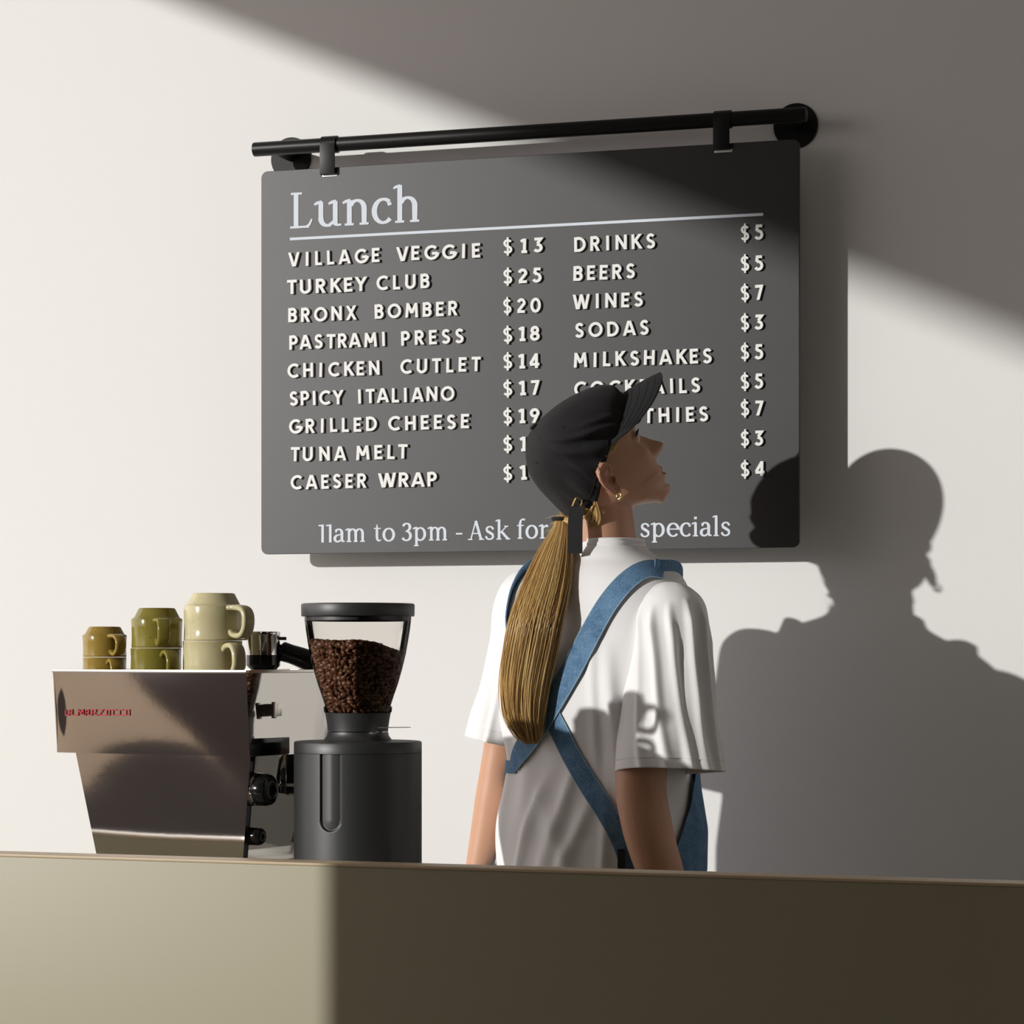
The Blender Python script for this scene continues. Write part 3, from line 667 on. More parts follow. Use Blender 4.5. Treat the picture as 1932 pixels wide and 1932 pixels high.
# body with the pill shaped recess: cylinder grid displaced inwards
to_cam = math.atan2(-FW[1], -FW[0])
ua = -math.asin((630 - 675.3) / 120.5)            # angle of the recess centre, left of centre
def recess(a_px, v):                               # a_px: horizontal distance in px (arc), v
    hw = 20.5; cx = 0; vb = 1541
    if v < vb: d = hw - abs(a_px)
    else: d = hw - math.hypot(a_px, v - vb)
    return d
rowsv = list(np.linspace(1419.5, 1424, 4)) + list(np.linspace(1428, 1535, 26)) + list(np.linspace(1538, 1568, 24)) + list(np.linspace(1575, 1238 + .348 / gk, 8))
na = 420; angs = np.linspace(0, 2 * np.pi, na, endpoint=False); R_ = []
ac = to_cam - ua * 1.0                             # recess angle
# left on screen = which side? right vector RT; angle of -FW rotated toward -RT
lft = -FW * math.cos(ua) - RT * math.sin(ua); ac = math.atan2(lft[1], lft[0])
for v in rowsv:
    ring = []
    for a in angs:
        da = (a - ac + math.pi) % (2 * math.pi) - math.pi; d = recess(da * 120.5, v) if abs(da) < .5 else -99
        t_ = max(0, min(1, (d + 1.2) / 2.4)); dep = .0042 * t_ * t_ * (3 - 2 * t_)
        if d > 0: dep = .0042 * (1 - .45 * min(1, max(0, d - 2) / 16) ** .8) if d > 1.2 else dep
        r = RB - dep; ring.append((r * math.cos(a), r * math.sin(a), Lg(v)))
    R_.append(ring)
MB().rings(R_[::-1]).build('body', M['grind'], grd, ang=60)
MB().lathe([(RB - .002, Lg(1419.5)), (RB, Lg(1418.8)), (RB, Lg(1401)), (RB - .0012, Lg(1398.6)), (RB - .004, Lg(1398)), (66 * gk, Lg(1396.5)), (.001, Lg(1396))], 96, cap=False).build('top_cover', M['grind'], grd)
MB().lathe([(66 * gk, Lg(1397)), (63 * gk, Lg(1394)), (58.5 * gk, Lg(1388)), (57 * gk, Lg(1381)), (57 * gk, Lg(1380.5)), (50 * gk, Lg(1380.5)), (50 * gk, Lg(1379)), (57 * gk, Lg(1379)), (57.5 * gk, Lg(1372)), (59.5 * gk, Lg(1358)), (62 * gk, Lg(1345)), (60 * gk, Lg(1344)), (58 * gk, Lg(1346)), (.001, Lg(1347))], 72, cap=False).build('neck', M['grind'], grd)
# thin metal tab poking out to the right
q = RT * (57 * gk)
mb = MB()
P0 = RT * (40 * gk) - FW * (42 * gk); 
def tab(u0, u1, v, thk, dep):
    a = RT * ((u0 - 675.3) * gk); b2 = RT * ((u1 - 675.3) * gk); n = -FW
    pts = [a + n * dep, b2 + n * (dep * .55), b2 + n * (dep * .45), a + n * (dep * .6)]
    vs = [tuple(p + UP * (Lg(v))) for p in pts] + [tuple(p + UP * (Lg(v) + thk)) for p in pts]
    mb.add(vs, [(0, 1, 2, 3), (7, 6, 5, 4)] + [(i, (i + 1) % 4, 4 + (i + 1) % 4, 4 + i) for i in range(4)])
tab(716, 776, 1372, .0011, .050); tab(711, 717, 1380, .0012, .052); tab(724, 734, 1380, .0012, .049)
mb.build('adjustment_tab', M['edge'], grd, smooth=False)
gp_prof = [(59, 1346), (60.5, 1338), (62.5, 1330), (67, 1316), (76, 1290), (84, 1262), (90.5, 1235), (95, 1210), (98.5, 1188), (100.5, 1172), (101, 1163)]
MB().lathe([(r * gk, Lg(v)) for r, v in gp_prof], 96, cap=False).build('hopper', M['glass'], grd)
MB().lathe([((r - 2.6) * gk, Lg(v)) for r, v in gp_prof[1:]], 96, cap=False).build('hopper_inner_wall', M['glass'], grd)
MB().lathe([(60 * gk, Lg(1345)), (63.8 * gk, Lg(1344)), (64.5 * gk, Lg(1340)), (64.8 * gk, Lg(1334)), (63 * gk, Lg(1332)), (58 * gk, Lg(1333))], 80, cap=False).build('hopper_collar', M['glass'], grd)
MB().lathe([(99 * gk, Lg(1171)), (97 * gk, Lg(1172)), (96 * gk, Lg(1163)), (106 * gk, Lg(1163)), (106.8 * gk, Lg(1161)), (107.2 * gk, Lg(1142)), (106 * gk, Lg(1139.6)), (103 * gk, Lg(1138.8)), (.001, Lg(1138.4))], 96, cap=False).build('lid', M['grind'], grd)
MB().lathe([(.001, Lg(1160)), (99 * gk, Lg(1162)), (99 * gk, Lg(1171))], 80, cap=False).build('lid_inner', M['grind'], grd)

# ---- beans
def bean_mesh():
    nu, nv = 14, 8; V = []
    for j in range(nv + 1):
        ph = math.pi * j / nv
        for i in range(nu):
            th = 2 * math.pi * i / nu
            x = math.cos(ph); y = math.sin(ph) * math.cos(th); z = math.sin(ph) * math.sin(th)
            z = z * (.9 if z > 0 else .45)
            if z < 0 : z += .22 * math.exp(-(y / .16) ** 2) * math.sin(ph)
            V.append((x * .0056, y * .0040, z * .0040))
    fs = []
    for j in range(nv):
        for i in range(nu): k_ = (i + 1) % nu; fs.append((j * nu + i, j * nu + k_, (j + 1) * nu + k_, (j + 1) * nu + i))
    return np.array(V), fs
BV, BF = bean_mesh()
mb = MB(); rr_ = np.array([[p[0] - 4.5, p[1]] for p in gp_prof])[::-1]
def rad_at(z):
    v = 1238 - (z + .90 - 1.25) / gk
    return float(np.interp(v, rr_[:, 1], rr_[:, 0])) * gk
zb0, zt0 = Lg(1339), Lg(1212)
def toplevel(x):     # the heap drops to the right (x = distance to the right of the centre, in grinder px)
    return Lg(1211 + 24 * max(0, (x + 5) / 90) ** 1.3 - 2 * math.sin(x / 20))
def put(p):
    q = Matrix.Rotation(rng.uniform(0, 6.28), 3, 'Z') @ Matrix.Rotation(rng.uniform(0, 6.28), 3, 'X') @ Matrix.Rotation(rng.uniform(-.7, .7), 3, 'Y')
    mb.add(BV @ np.array(q).T * rng.uniform(1.0, 1.25) + p, BF)
for lay in range(2):
    z = zb0 + lay * .003
    while z < zt0 + .002:
        R0 = rad_at(z) - .0050 - lay * .0055; na_ = int(2 * math.pi * R0 / .0078); a0 = rng.random() * 6
        for k_ in range(na_):
            a = a0 + 2 * math.pi * k_ / na_ + rng.normal(0, .03); r = R0 + rng.normal(0, .0006); x, y = r * math.cos(a), r * math.sin(a); zz_ = z + rng.normal(0, .0013)
            if zz_ < toplevel((np.array([x, y, 0]) @ RT) / gk): put(np.array([x, y, zz_]))
        z += .0058
for _ in range(620):
    r = (rad_at(zt0) - .006) * math.sqrt(rng.random()); a = rng.uniform(0, 6.283); x, y = r * math.cos(a), r * math.sin(a)
    z = toplevel((np.array([x, y, 0]) @ RT) / gk) - rng.random() * .004
    if r < rad_at(z) - .0048: put(np.array([x, y, z]))
# dark core so no light shows through the heap
mb.lathe([(rad_at(Lg(v)) - .013, Lg(v)) for v in np.linspace(1331, 1240, 8)], 40)
bo = mb.build('coffee_beans', M['bean'], None, off=(0, 0, 0), ang=60, fix=False)
bo.location = (gp[0], gp[1], .90)
tag(bo, 'roasted brown coffee beans heaped inside the clear grinder hopper', 'coffee beans', kind='stuff')
# ================================================================ THE WOMAN
def skin_mat():
    m = mat('skin', (.60, .335, .215), .48, spec=.4, noise=(14, .5, (.56, .29, .185)), bump=(260, .12, .0006), sss=.12)
    nt = m.node_tree; b = nt.nodes['Principled BSDF']; src = b.inputs['Base Color'].links[0].from_socket
    at_ = nt.nodes.new('ShaderNodeAttribute'); at_.attribute_name = 'lip'
    mx = nt.nodes.new('ShaderNodeMix'); mx.data_type = 'RGBA'; nt.links.new(at_.outputs['Fac'], mx.inputs[0]); nt.links.new(src, mx.inputs[6]); mx.inputs[7].default_value = (.33, .07, .075, 1)
    nt.links.new(mx.outputs[2], b.inputs['Base Color']); return m
M['skin'] = skin_mat()
M['cotton'] = mat('white cotton jersey', (.83, .82, .82), .85, spec=.25, sheen=.15, bump=(900, .12, .0005))
def denim_mat(name, c1, c2):
    m = mat(name, c1, .8, spec=.2, noise=(45, .85, c2), bump=(700, .35, .0006))
    nt = m.node_tree; b = nt.nodes['Principled BSDF']; src = b.inputs['Base Color'].links[0].from_socket
    tc = nt.nodes['Texture Coordinate']; n = nt.nodes.new('ShaderNodeTexNoise'); n.inputs['Scale'].default_value = 650; n.inputs['Detail'].default_value = 2
    nt.links.new(tc.outputs['Object'], n.inputs['Vector'])
    r = nt.nodes.new('ShaderNodeValToRGB'); r.color_ramp.elements[0].position = .48; r.color_ramp.elements[1].position = .66
    nt.links.new(n.outputs[0], r.inputs[0]); mx = nt.nodes.new('ShaderNodeMix'); mx.data_type = 'RGBA'
    mm = nt.nodes.new('ShaderNodeMath'); mm.operation = 'MULTIPLY'; mm.inputs[1].default_value = .45; nt.links.new(r.outputs[0], mm.inputs[0]); nt.links.new(mm.outputs[0], mx.inputs[0])
    nt.links.new(src, mx.inputs[6]); mx.inputs[7].default_value = (.36, .46, .56, 1); nt.links.new(mx.outputs[2], b.inputs['Base Color']); return m
M['denim'] = denim_mat('washed blue denim', (.06, .145, .27), (.115, .235, .38))
M['denim2'] = denim_mat('pale denim edge', (.22, .33, .43), (.30, .42, .52))
M['cap'] = mat('black cotton twill', (.018, .017, .018), .8, spec=.25, sheen=.04, bump=(800, .2, .0004))
M['capin'] = mat('black cotton brim', (.024, .024, .025), .75, spec=.25, bump=(900, .15, .0004))
M['gold'] = mat('gold', (.85, .62, .25), .15, metal=1)
M['hair'] = [mat('golden blond hair', (.56, .35, .12), .38, spec=.6), mat('dark blond hair', (.36, .205, .065), .4, spec=.6), mat('light blond hair', (.70, .49, .21), .38, spec=.6), mat('brown hair', (.18, .09, .03), .42, spec=.5)]
M['eye'] = mat('eye white', (.7, .66, .62), .1); M['iris'] = mat('dark iris', (.03, .03, .03), .1)
M['lash'] = mat('dark lashes', (.03, .015, .01), .6); M['brow'] = mat('brown brow', (.16, .09, .045), .7)

FB = math.radians(24); FWB = np.array([math.sin(FB), math.cos(FB), 0]); RB_ = np.array([math.cos(FB), -math.sin(FB), 0])
dep = lambda u, v, y: (on_y(u, v, y) - CAM) @ FW
person = thing('person', 'woman in black cap, white t-shirt and denim dungarees looking up at the menu board', 'person', tuple(np.append(on_y(1128, 1500, -.46)[:2], 0)))
POFF = np.array(person.location)

# ---- head frame
HAZ = math.radians(61); HP = math.radians(42); HP2 = math.radians(36)
hf = np.array([math.sin(HAZ), math.cos(HAZ), 0]); HX = hf * math.cos(HP) + UP * math.sin(HP); HZ = UP * math.cos(HP) - hf * math.sin(HP); HY = np.array([-math.cos(HAZ), math.sin(HAZ), 0])
earW = at(1160, 908, dep(1150, 870, -.452) - .066)
HO = earW - HY * (-.075) - HX * 0.0 - HZ * (-.004)
HOc, HXc, HZc = HO + RT * .0135 + UP * .006, HX.copy(), HZ.copy()          # frame of the cap, pushed back on the head
HX = hf * math.cos(HP2) + UP * math.sin(HP2); HZ = UP * math.cos(HP2) - hf * math.sin(HP2); HO = earW - HY * (-.075) - HZ * (-.018)
def hwc(P): P = np.asarray(P, float) * 1.045; return HOc + P[..., 0:1] * HXc + P[..., 1:2] * HY + P[..., 2:3] * HZc
HSC = 1.045
def hw(P): P = np.asarray(P, float) * HSC; return HO + P[..., 0:1] * HX + P[..., 1:2] * HY + P[..., 2:3] * HZ

zt_ = [.1245, .121, .112, .09, .07, .05, .035, .02, .0, -.02, -.033, -.043, -.0500, -.0555, -.0620, -.071, -.082, -.0905, -.0965, -.0995]
xf_ = [.006, .03, .058, .082, .092, .0965, .0985, .0930, .0905, .0905, .0900, .0905, .0925, .0885, .0918, .0815, .0872, .0795, .067, .058]
xb_ = [-.018, -.045, -.07, -.089, -.097, -.101, -.101, -.098, -.091, -.081, -.071, -.058, -.046, -.030, -.012, .008, .034, .050, .058, .060]
w_ = [.008, .034, .052, .066, .070, .0715, .0715, .0712, .070, .068, .0655, .0620, .0595, .0560, .052, .0450, .034, .024, .0140, .006]
NOSE = ([.028, .02, .012, .004, -.006, -.014, -.019, -.024, -.0285, -.033, -.037], [0, .001, .0055, .0125, .0205, .0275, .0315, .0290, .0180, .005, 0])
def head_mesh():
    nt_ = 220; tt = np.linspace(-np.pi, np.pi, nt_, endpoint=False); th = tt - .62 * np.sin(tt) ; zs = np.concatenate([np.linspace(.1245, .05, 26), np.linspace(.048, -.0995, 92)]); R = []
    for z in zs:
        xf, xb, ww = (float(np.interp(-z, [-q for q in zt_], a)) for a in (xf_, xb_, w_))
        xc = (xf * .42 + xb * .58) if z > -.05 else (xf + xb) / 2
        c, s = np.cos(th), np.sin(th)
        n1 = 2.15; ex = np.where(c > 0, (xf - xc), (xc - xb)); x = xc + ex * np.sign(c) * np.abs(c) ** (2 / n1); y = ww * np.sign(s) * np.abs(s) ** (2 / 2.25)
        fr = np.clip((x - .03) / .04, 0, 1)
        nz = float(np.interp(-z, [-q for q in NOSE[0]], NOSE[1])); sg = float(np.interp(z, [-.035, -.025, -.01, .015, .03], [.0115, .0120, .0095, .0082, .012]))
        dx = nz * np.exp(-np.abs(y / sg) ** 2.2)
        g = lambda y0, z0, sy, sz: np.exp(-((np.abs(y) - y0) / sy) ** 2 - ((z - z0) / sz) ** 2)
        dx = dx + .0055 * g(.0125, -.0245, .0055, .0065)            # nostril wings
        dx = dx - .0105 * g(.031, .019, .0155, .011)                # sockets
        dx = dx - .003 * g(.016, .016, .007, .012)
        dx = dx + .0035 * g(.026, .041, .018, .007)                 # brow ridge
        dx = dx + .0055 * g(.040, -.010, .016, .013)                # cheeks
        dx = dx + .0035 * g(.033, -.034, .014, .014)                # smiling cheek
        dx = dx - .0032 * g(.0235, -.042, .005, .012)               # fold beside the nose
        lipw = np.clip(1 - (np.abs(y) / .026) ** 2, 0, 1)
        dx = dx + lipw * (.0032 * math.exp(-((z + .0497) / .0040) ** 2) + .0042 * math.exp(-((z + .0625) / .0045) ** 2) - .0042 * math.exp(-((z + .0557) / .0017) ** 2))
        dx = dx - .0035 * g(.026, -.0548, .0035, .003)
        dx = dx + .003 * g(0, -.084, .013, .008)
        x = x + dx * fr
        # jaw angle / temples
        y = y + np.sign(y) * (.0022 * np.exp(-((x - .0) / .02) ** 2 - ((z + .052) / .014) ** 2) - .003 * np.exp(-((x - .062) / .02) ** 2 - ((z - .04) / .02) ** 2))
        R.append(hw(np.stack([x, y, np.full(nt_, z)], 1)))
    return R
bodymb = MB(); bodymb.rings(head_mesh())
# eyelid bulges
def sph(mb, c, r, n=20, sc=(1, 1, 1)):
    bm = bmesh.new(); bmesh.ops.create_uvsphere(bm, u_segments=n, v_segments=n // 2 + 2, radius=r)
    bmesh.ops.transform(bm, matrix=Matrix(((HX[0], HY[0], HZ[0], 0), (HX[1], HY[1], HZ[1], 0), (HX[2], HY[2], HZ[2], 0), (0, 0, 0, 1))) @ Matrix.Diagonal((*sc, 1)), verts=bm.verts)
    bmesh.ops.translate(bm, vec=Vector(c), verts=bm.verts); mb.bm(bm)
for sg in (-1, 1): sph(bodymb, hw((.0755, sg * .031, .0185)), .0125)
# ears
def ear(mb, sg):
    E0 = np.array([-.003, sg * .0745, -.010]); es = .88
    ex_ = np.array([1, 0, .0]); rot = math.radians(10)
    def P(a, b, out):    # a: forward, b: up in the ear's own plane, tilted back
        a, b = a * es, b * es
        x = a * math.cos(rot) + b * math.sin(rot); z = b * math.cos(rot) - a * math.sin(rot)
        return hw(E0 + np.array([x - .004, sg * (out + max(0, -a) * .38 + .001), z]))
    hel = [(.008, .010, .001), (.011, .020, .004), (.006, .0295, .007), (-.006, .0325, .010), (-.016, .026, .012), (-.0205, .012, .013), (-.019, -.002, .0125), (-.013, -.014, .010), (-.004, -.024, .007), (.004, -.0275, .004), (.009, -.020, .002), (.010, -.010, .001)]
    C_ = smooth_curve([P(*h) for h in hel], 60)
    mb.tube(C_, np.interp(np.linspace(0, 1, 60), [0, .1, .35, .6, .75, .85, 1], [.002, .0028, .0034, .0032, .0046, .0052, .003]), 12)
    an = [(.004, .000, .001), (-.004, .010, .004), (-.010, .018, .006)]
    C_ = smooth_curve([P(*h) for h in [(.006, -.014, .002), (-.003, -.013, .006), (-.0105, -.004, .0085), (-.009, .008, .0085), (-.002, .017, .006), (.003, .022, .004)]], 30); mb.tube(C_, .0024, 10)
    C_ = smooth_curve([P(*h) for h in [(.012, .002, .001), (.010, -.004, .004), (.009, -.010, .003)]], 12); mb.tube(C_, .003, 10)
    # bowl behind
    n = 26; out = []
    cen = P(-.004, .002, .0005)
    bowl = [P(h[0] * .93, h[1] * .93, h[2] * .9 - .0005) for h in hel]; bowl2 = [P(h[0] * .9, h[1] * .9, h[2] - .006) for h in hel]
    r1 = smooth_curve(bowl + [bowl[0]], n); r2 = smooth_curve(bowl2 + [bowl2[0]], n)
    mb.rings([r1 * .15 + cen * .85, r1 * .55 + cen * .45, r1, r2, r2 * .3 + (P(-.004, .002, -.004)) * .7])
ear(bodymb, -1); ear(bodymb, 1)
# ---- neck
nb0 = at(1145, 1048, dep(1146, 1040, -.447)); head_base = hw((-.028, 0, -.035))
def oval(c, ax, ay, a, b, n=48, p=2.0):
    t_ = np.linspace(0, 2 * np.pi, n, endpoint=False); return c + np.outer(np.sign(np.cos(t_)) * np.abs(np.cos(t_)) ** (2 / p) * a, ax) + np.outer(np.sign(np.sin(t_)) * np.abs(np.sin(t_)) ** (2 / p) * b, ay)
path = smooth_curve([nb0 - UP * .05, nb0 - UP * .015, nb0 * .5 + head_base * .5 - UP * .005, head_base, hw((-.024, 0, -.0))], 14)
rad = np.interp(np.linspace(0, 1, 14), [0, .25, .5, .75, 1], [.066, .0590, .0565, .057, .058])
bodymb.rings([oval(p, FWB, RB_, r * 1.04, r * .98) for p, r in zip(path, rad)])
# jaw-to-neck filler
bodymb.rings([oval(hw((-.006, 0, -.03)) * (1 - s) + (path[4] + FWB * .006) * s, HX * (1 - s) + FWB * s, RB_, .040, .040) for s in np.linspace(0, 1, 8)])
# ---- torso, hips, legs under the clothes
Tc = lambda v, u=1128, y=-.46: at(u, v, dep(u, v, y))
tors = [(1052, 1143, .06, .055), (1066, 1140, .085, .062), (1085, 1136, .125, .070), (1110, 1132, .158, .078), (1150, 1130, .170, .088), (1220, 1129, .160, .092), (1320, 1128, .142, .090), (1420, 1128, .128, .086), (1520, 1128, .135, .092), (1640, 1128, .160, .105), (1720, 1128, .168, .110), (1770, 1128, .15, .10)]
bodymb.rings([oval(Tc(v, u), RB_, FWB, a, b, 56, 2.2) for v, u, a, b in tors])
hipc = Tc(1700)
for sg in (-1, 1):
    base = hipc + RB_ * sg * .085; z0 = base[2]
    pts = [base + UP * .03, base - UP * .12, np.array([base[0], base[1], .50]) + FWB * .01, np.array([base[0], base[1], .40]), np.array([base[0], base[1], .22]) - FWB * .015, np.array([base[0], base[1], .09]) - FWB * .01, np.array([base[0], base[1], .045])]
    P = smooth_curve(pts, 26); bodymb.tube(P, np.interp(np.linspace(0, 1, 26), [0, .2, .45, .55, .7, .88, 1], [.085, .084, .060, .055, .055, .038, .04]), 24, up=FWB)
    fp = [np.array([base[0], base[1], .05]) + FWB * d + UP * h for d, h in ((-.05, -.01), (0, .0), (.06, -.008), (.12, -.022), (.16, -.028))]
    bodymb.tube(smooth_curve(fp, 12), np.interp(np.linspace(0, 1, 12), [0, .3, .7, 1], [.028, .040, .036, .018]), 18, flat=.75)
# ---- arms and hands
def arm(pts, rads, side, fdir, palm):
    P = smooth_curve(pts, 40); k = np.linspace(0, 1, 40); bodymb.tube(P, np.interp(k, np.linspace(0, 1, len(rads)), rads), 28)
    wr = pts[-1]; d = (pts[-1] - pts[-2]); d /= np.linalg.norm(d); d = d * .8 + fdir * .2; d /= np.linalg.norm(d)
    pn = palm - d * (palm @ d); pn /= np.linalg.norm(pn); sd_ = np.cross(d, pn)
    # palm
    R = []
    for s, a, b in ((-.01, .022, .018), (.01, .028, .015), (.035, .036, .0135), (.065, .040, .0125), (.085, .038, .011), (.093, .030, .007)): R.append(oval(wr + d * s, sd_, pn, a, b, 28, 2.6))
    bodymb.rings(R)
    for i, (o1, ln, rr) in enumerate(((.030, .072, .0082), (.010, .080, .0085), (-.010, .075, .0082), (-.029, .058, .0072))):
        o = wr + d * .082 + sd_ * o1; bend = pn * 1.0; q = [o - d * .02, o + d * .006]
        dd = d.copy(); seg = ln / 3
        for j, ang in enumerate((14, 26, 20)):
            a = math.radians(ang + i * 3); dd = dd * math.cos(a) + pn * math.sin(a) if j == 0 else (dd * math.cos(a) + np.cross(np.cross(dd, pn), dd) * math.sin(a)); dd /= np.linalg.norm(dd); q.append(q[-1] + dd * seg * (1.15 - .15 * j))
        bodymb.tube(smooth_curve(q, 22), np.interp(np.linspace(0, 1, 22), [0, .3, .8, .95, 1], [rr, rr, rr * .85, rr * .7, rr * .35]), 14)
    th0 = wr + d * .02 + sd_ * .026; q = [th0 - d * .01 - sd_ * .006, th0 + sd_ * .012 + d * .012, th0 + sd_ * .022 + d * .04 + pn * .010, th0 + sd_ * .020 + d * .068 + pn * .018]
    bodymb.tube(smooth_curve(q, 18), np.interp(np.linspace(0, 1, 18), [0, .4, .85, 1], [.0125, .0105, .0085, .004]), 14)
    return wr
ZR = dep(1128, 1400, -.46) - .135; ZL = dep(1128, 1400, -.46) + .12
arm([at(1268, 1160, ZR + .01), at(1243, 1300, ZR - .02), at(1210, 1455, ZR - .05), at(1219, 1550, ZR - .062), at(1246, 1645, ZR - .055), at(1288, 1765, ZR - .015)], [.046, .042, .0425, .0420, .0385, .026], 1, -UP, -RB_)
arm([at(985, 1130, ZL), at(968, 1280, ZL), at(944, 1412, ZL + .0), at(929, 1510, ZL), at(904, 1640, ZL - .005), at(878, 1780, ZL - .01)], [.046, .042, .0295, .0315, .0245, .0205], -1, -UP, RB_)
tmp = bodymb.build('body', M['skin'], None, smooth=True, off=POFF)
rm = tmp.modifiers.new('r', 'REMESH'); rm.mode = 'VOXEL'; rm.voxel_size = .0026; rm.use_smooth_shade = True
sm_ = tmp.modifiers.new('s', 'SMOOTH'); sm_.factor = .5; sm_.iterations = 2
me = to_mesh(tmp); me.name = 'body'; bpy.data.objects.remove(tmp)
body = bpy.data.objects.new('body', me); COL.objects.link(body); body.parent = person
if not me.materials: me.materials.append(M['skin'])
n = len(me.vertices); co = np.empty(n * 3); me.vertices.foreach_get('co', co); co = co.reshape(-1, 3) + POFF - HO
lx, ly, lz = co @ HX / HSC, co @ HY / HSC, co @ HZ / HSC
lip = np.clip(1.15 - ((np.abs(ly) / .0235) ** 2 + (np.abs(lz + .0562) / .0118) ** 2), 0, .35) / .35 * (lx > .080) * 1.0
cheek = .16 * np.exp(-(((lx - .075) / .02) ** 2 + ((lz + .012) / .016) ** 2)) * (np.abs(ly) > .02)
earc = .22 * (np.abs(ly) > .076) * (np.abs(lx + .01) < .04) * (np.abs(lz) < .045)
atr = me.attributes.new('lip', 'FLOAT', 'POINT'); atr.data.foreach_set('value', np.clip(lip + cheek + earc, 0, 1).astype(np.float32))

# hair-covered scalp: faces of the skull behind the hairline, lifted a little
fsel = []
for f in me.polygons:
    c = np.mean([ (lx[i], ly[i], lz[i]) for i in f.vertices], 0)
    if abs(c[1]) < .09 and c[0] < .1 and -.04 < c[2] and ((c[0] < -.048 and c[2] > -.034 and c[0] > -.12)): fsel.append(tuple(f.vertices))
used = sorted({i for f in fsel for i in f}); mp = {i: k for k, i in enumerate(used)}
nrm_ = np.array([me.vertices[i].normal[:] for i in used]); pv = np.array([me.vertices[i].co[:] for i in used]) + nrm_ * .0018
scalp = MB().add(pv, [tuple(mp[i] for i in f) for f in fsel]).build('scalp_hair', mat('combed blond hair', (.34, .20, .06), .45, noise=(160, .9, (.16, .085, .025))), person, ang=0, fix=False)

# eyes, brows, lashes
for sg in (-1, 1):
    mb = MB(); sph(mb, hw((.0762, sg * .031, .0183)), .0117); eo = mb.build('eye', M['eye'], person, off=POFF)
    mb = MB(); sph(mb, hw((.0832, sg * .0305, .0185)), .0056, sc=(.9, 1, 1)); mb.build('iris', M['iris'], eo, off=POFF)
    mb = MB()
    for k in range(26):
        s = -1 + 2 * k / 25; y = sg * (.031 + .0145 * s); zz0 = .0205 + .0045 * (1 - s * s); xx = .0895 - .0065 * s * s - .004 * max(0, s)
        p = np.array([xx, y, zz0]); out = np.array([.0036, sg * .0018 * (1 + s), .0012])
        mb.tube([hw(p - out * .15), hw(p + out * .5 + np.array([0, 0, -.001])), hw(p + out)], [.0007, .0005, .0002], 5)
    C_ = [hw((.0898 - .0065 * s * s - .004 * max(0, s), sg * (.031 + .0150 * s), .0200 + .0045 * (1 - s * s))) for s in np.linspace(-1, 1, 14)]
    mb.tube(C_, .0011, 6); mb.build('eyelashes', M['lash'], person, off=POFF)
    mb = MB()
    C_ = [hw((.1005 - .0115 * max(0, s + .6) ** 2 / 1.6, sg * (.031 + .019 * s), .0425 + .004 * (1 - (s - .3) ** 2))) for s in np.linspace(-1, 1, 16)]
    mb.tube(C_, np.interp(np.linspace(0, 1, 16), [0, .3, 1], [.002, .0028, .0008]), 8, flat=.8); mb.build('eyebrow', M['brow'], person, off=POFF)

# ---- T-shirt
def fold_fn(folds):
    def f(al, t):
        d = 0.0
        for (a0, sl, w0, A, t0, t1) in folds:
            k = (al - a0 - sl * (t - t0) + np.pi) % (2 * np.pi) - np.pi
            env = np.clip((t - t0) / .12, 0, 1) * np.clip((t1 - t) / .12, 0, 1)
            d = d + A * np.exp(-(k / w0) ** 2) * env
        return d
    return f
NA = 192
def cloth_loft(keys, axu, axv, foldf, nrow, p=2.25, wall=.0025, inner_rows=10, tilt=None, name='t', noiseamp=.0012, closed_top=False, lean=None):
    """keys: (v, centre3, a, b); rows interpolated; folds in the outer wall; turns inside at the hem"""
    K = np.array([[k[0], *k[1], k[2], k[3]] for k in keys]); vs_ = np.linspace(K[0, 0], K[-1, 0], nrow)
    tt = np.linspace(0, len(K) - 1, nrow); sm = smooth_curve(K, nrow)
    vs_ = sm[:, 0]; al = np.linspace(0, 2 * np.pi, NA, endpoint=False); R = []
    ph = rng.uniform(0, 6.28, 8)
    for i in range(nrow):
        t_ = (sm[i, 0] - K[0, 0]) / (K[-1, 0] - K[0, 0]); c = sm[i, 1:4]; a, b = sm[i, 4], sm[i, 5]
        d = foldf(al, t_) + noiseamp * (np.sin(3 * al + ph[0] + 5 * t_) * np.sin(6 * t_ + ph[1]) + .6 * np.sin(7 * al + ph[2] - 9 * t_) * np.sin(11 * t_ + ph[3]))
        ca = np.sign(np.cos(al)) * np.abs(np.cos(al)) ** (2 / p); sa = np.sign(np.sin(al)) * np.abs(np.sin(al)) ** (2 / p)
        P = c + np.outer(ca * (a + d), axu) + np.outer(sa * (b + d), axv)
        if tilt is not None: P = P + UP * (tilt(al, t_))[:, None]
        R.append(P)
    cen = [r.mean(0) for r in R]
    inn = [c + (r - c) * (1 - wall / .09) for r, c in zip(R, cen)]
    R2 = R + [inn[-1]] + [inn[-2 - 2 * k] * 1.0 for k in range(inner_rows)]
    return R, R2
tk = [(1029, 1145, .0635, .061, -.447), (1033, 1144.5, .0695, .066, -.447), (1044, 1142, .083, .072, -.447), (1058, 1139, .107, .078, -.447), (1076, 1135, .140, .089, -.452), (1100, 1131, .166, .101, -.456), (1140, 1129, .182, .114, -.46), (1200, 1129, .188, .124, -.46),
      (1280, 1129, .188, .130, -.46), (1360, 1129, .184, .130, -.46), (1430, 1131, .170, .124, -.46), (1480, 1130, .176, .126, -.46), (1560, 1128, .192, .134, -.46), (1640, 1128, .190, .134, -.46), (1730, 1128, .182, .130, -.46)]
tk = [(v, Tc(v, u, y), a, b) for v, u, a, b, y in tk]
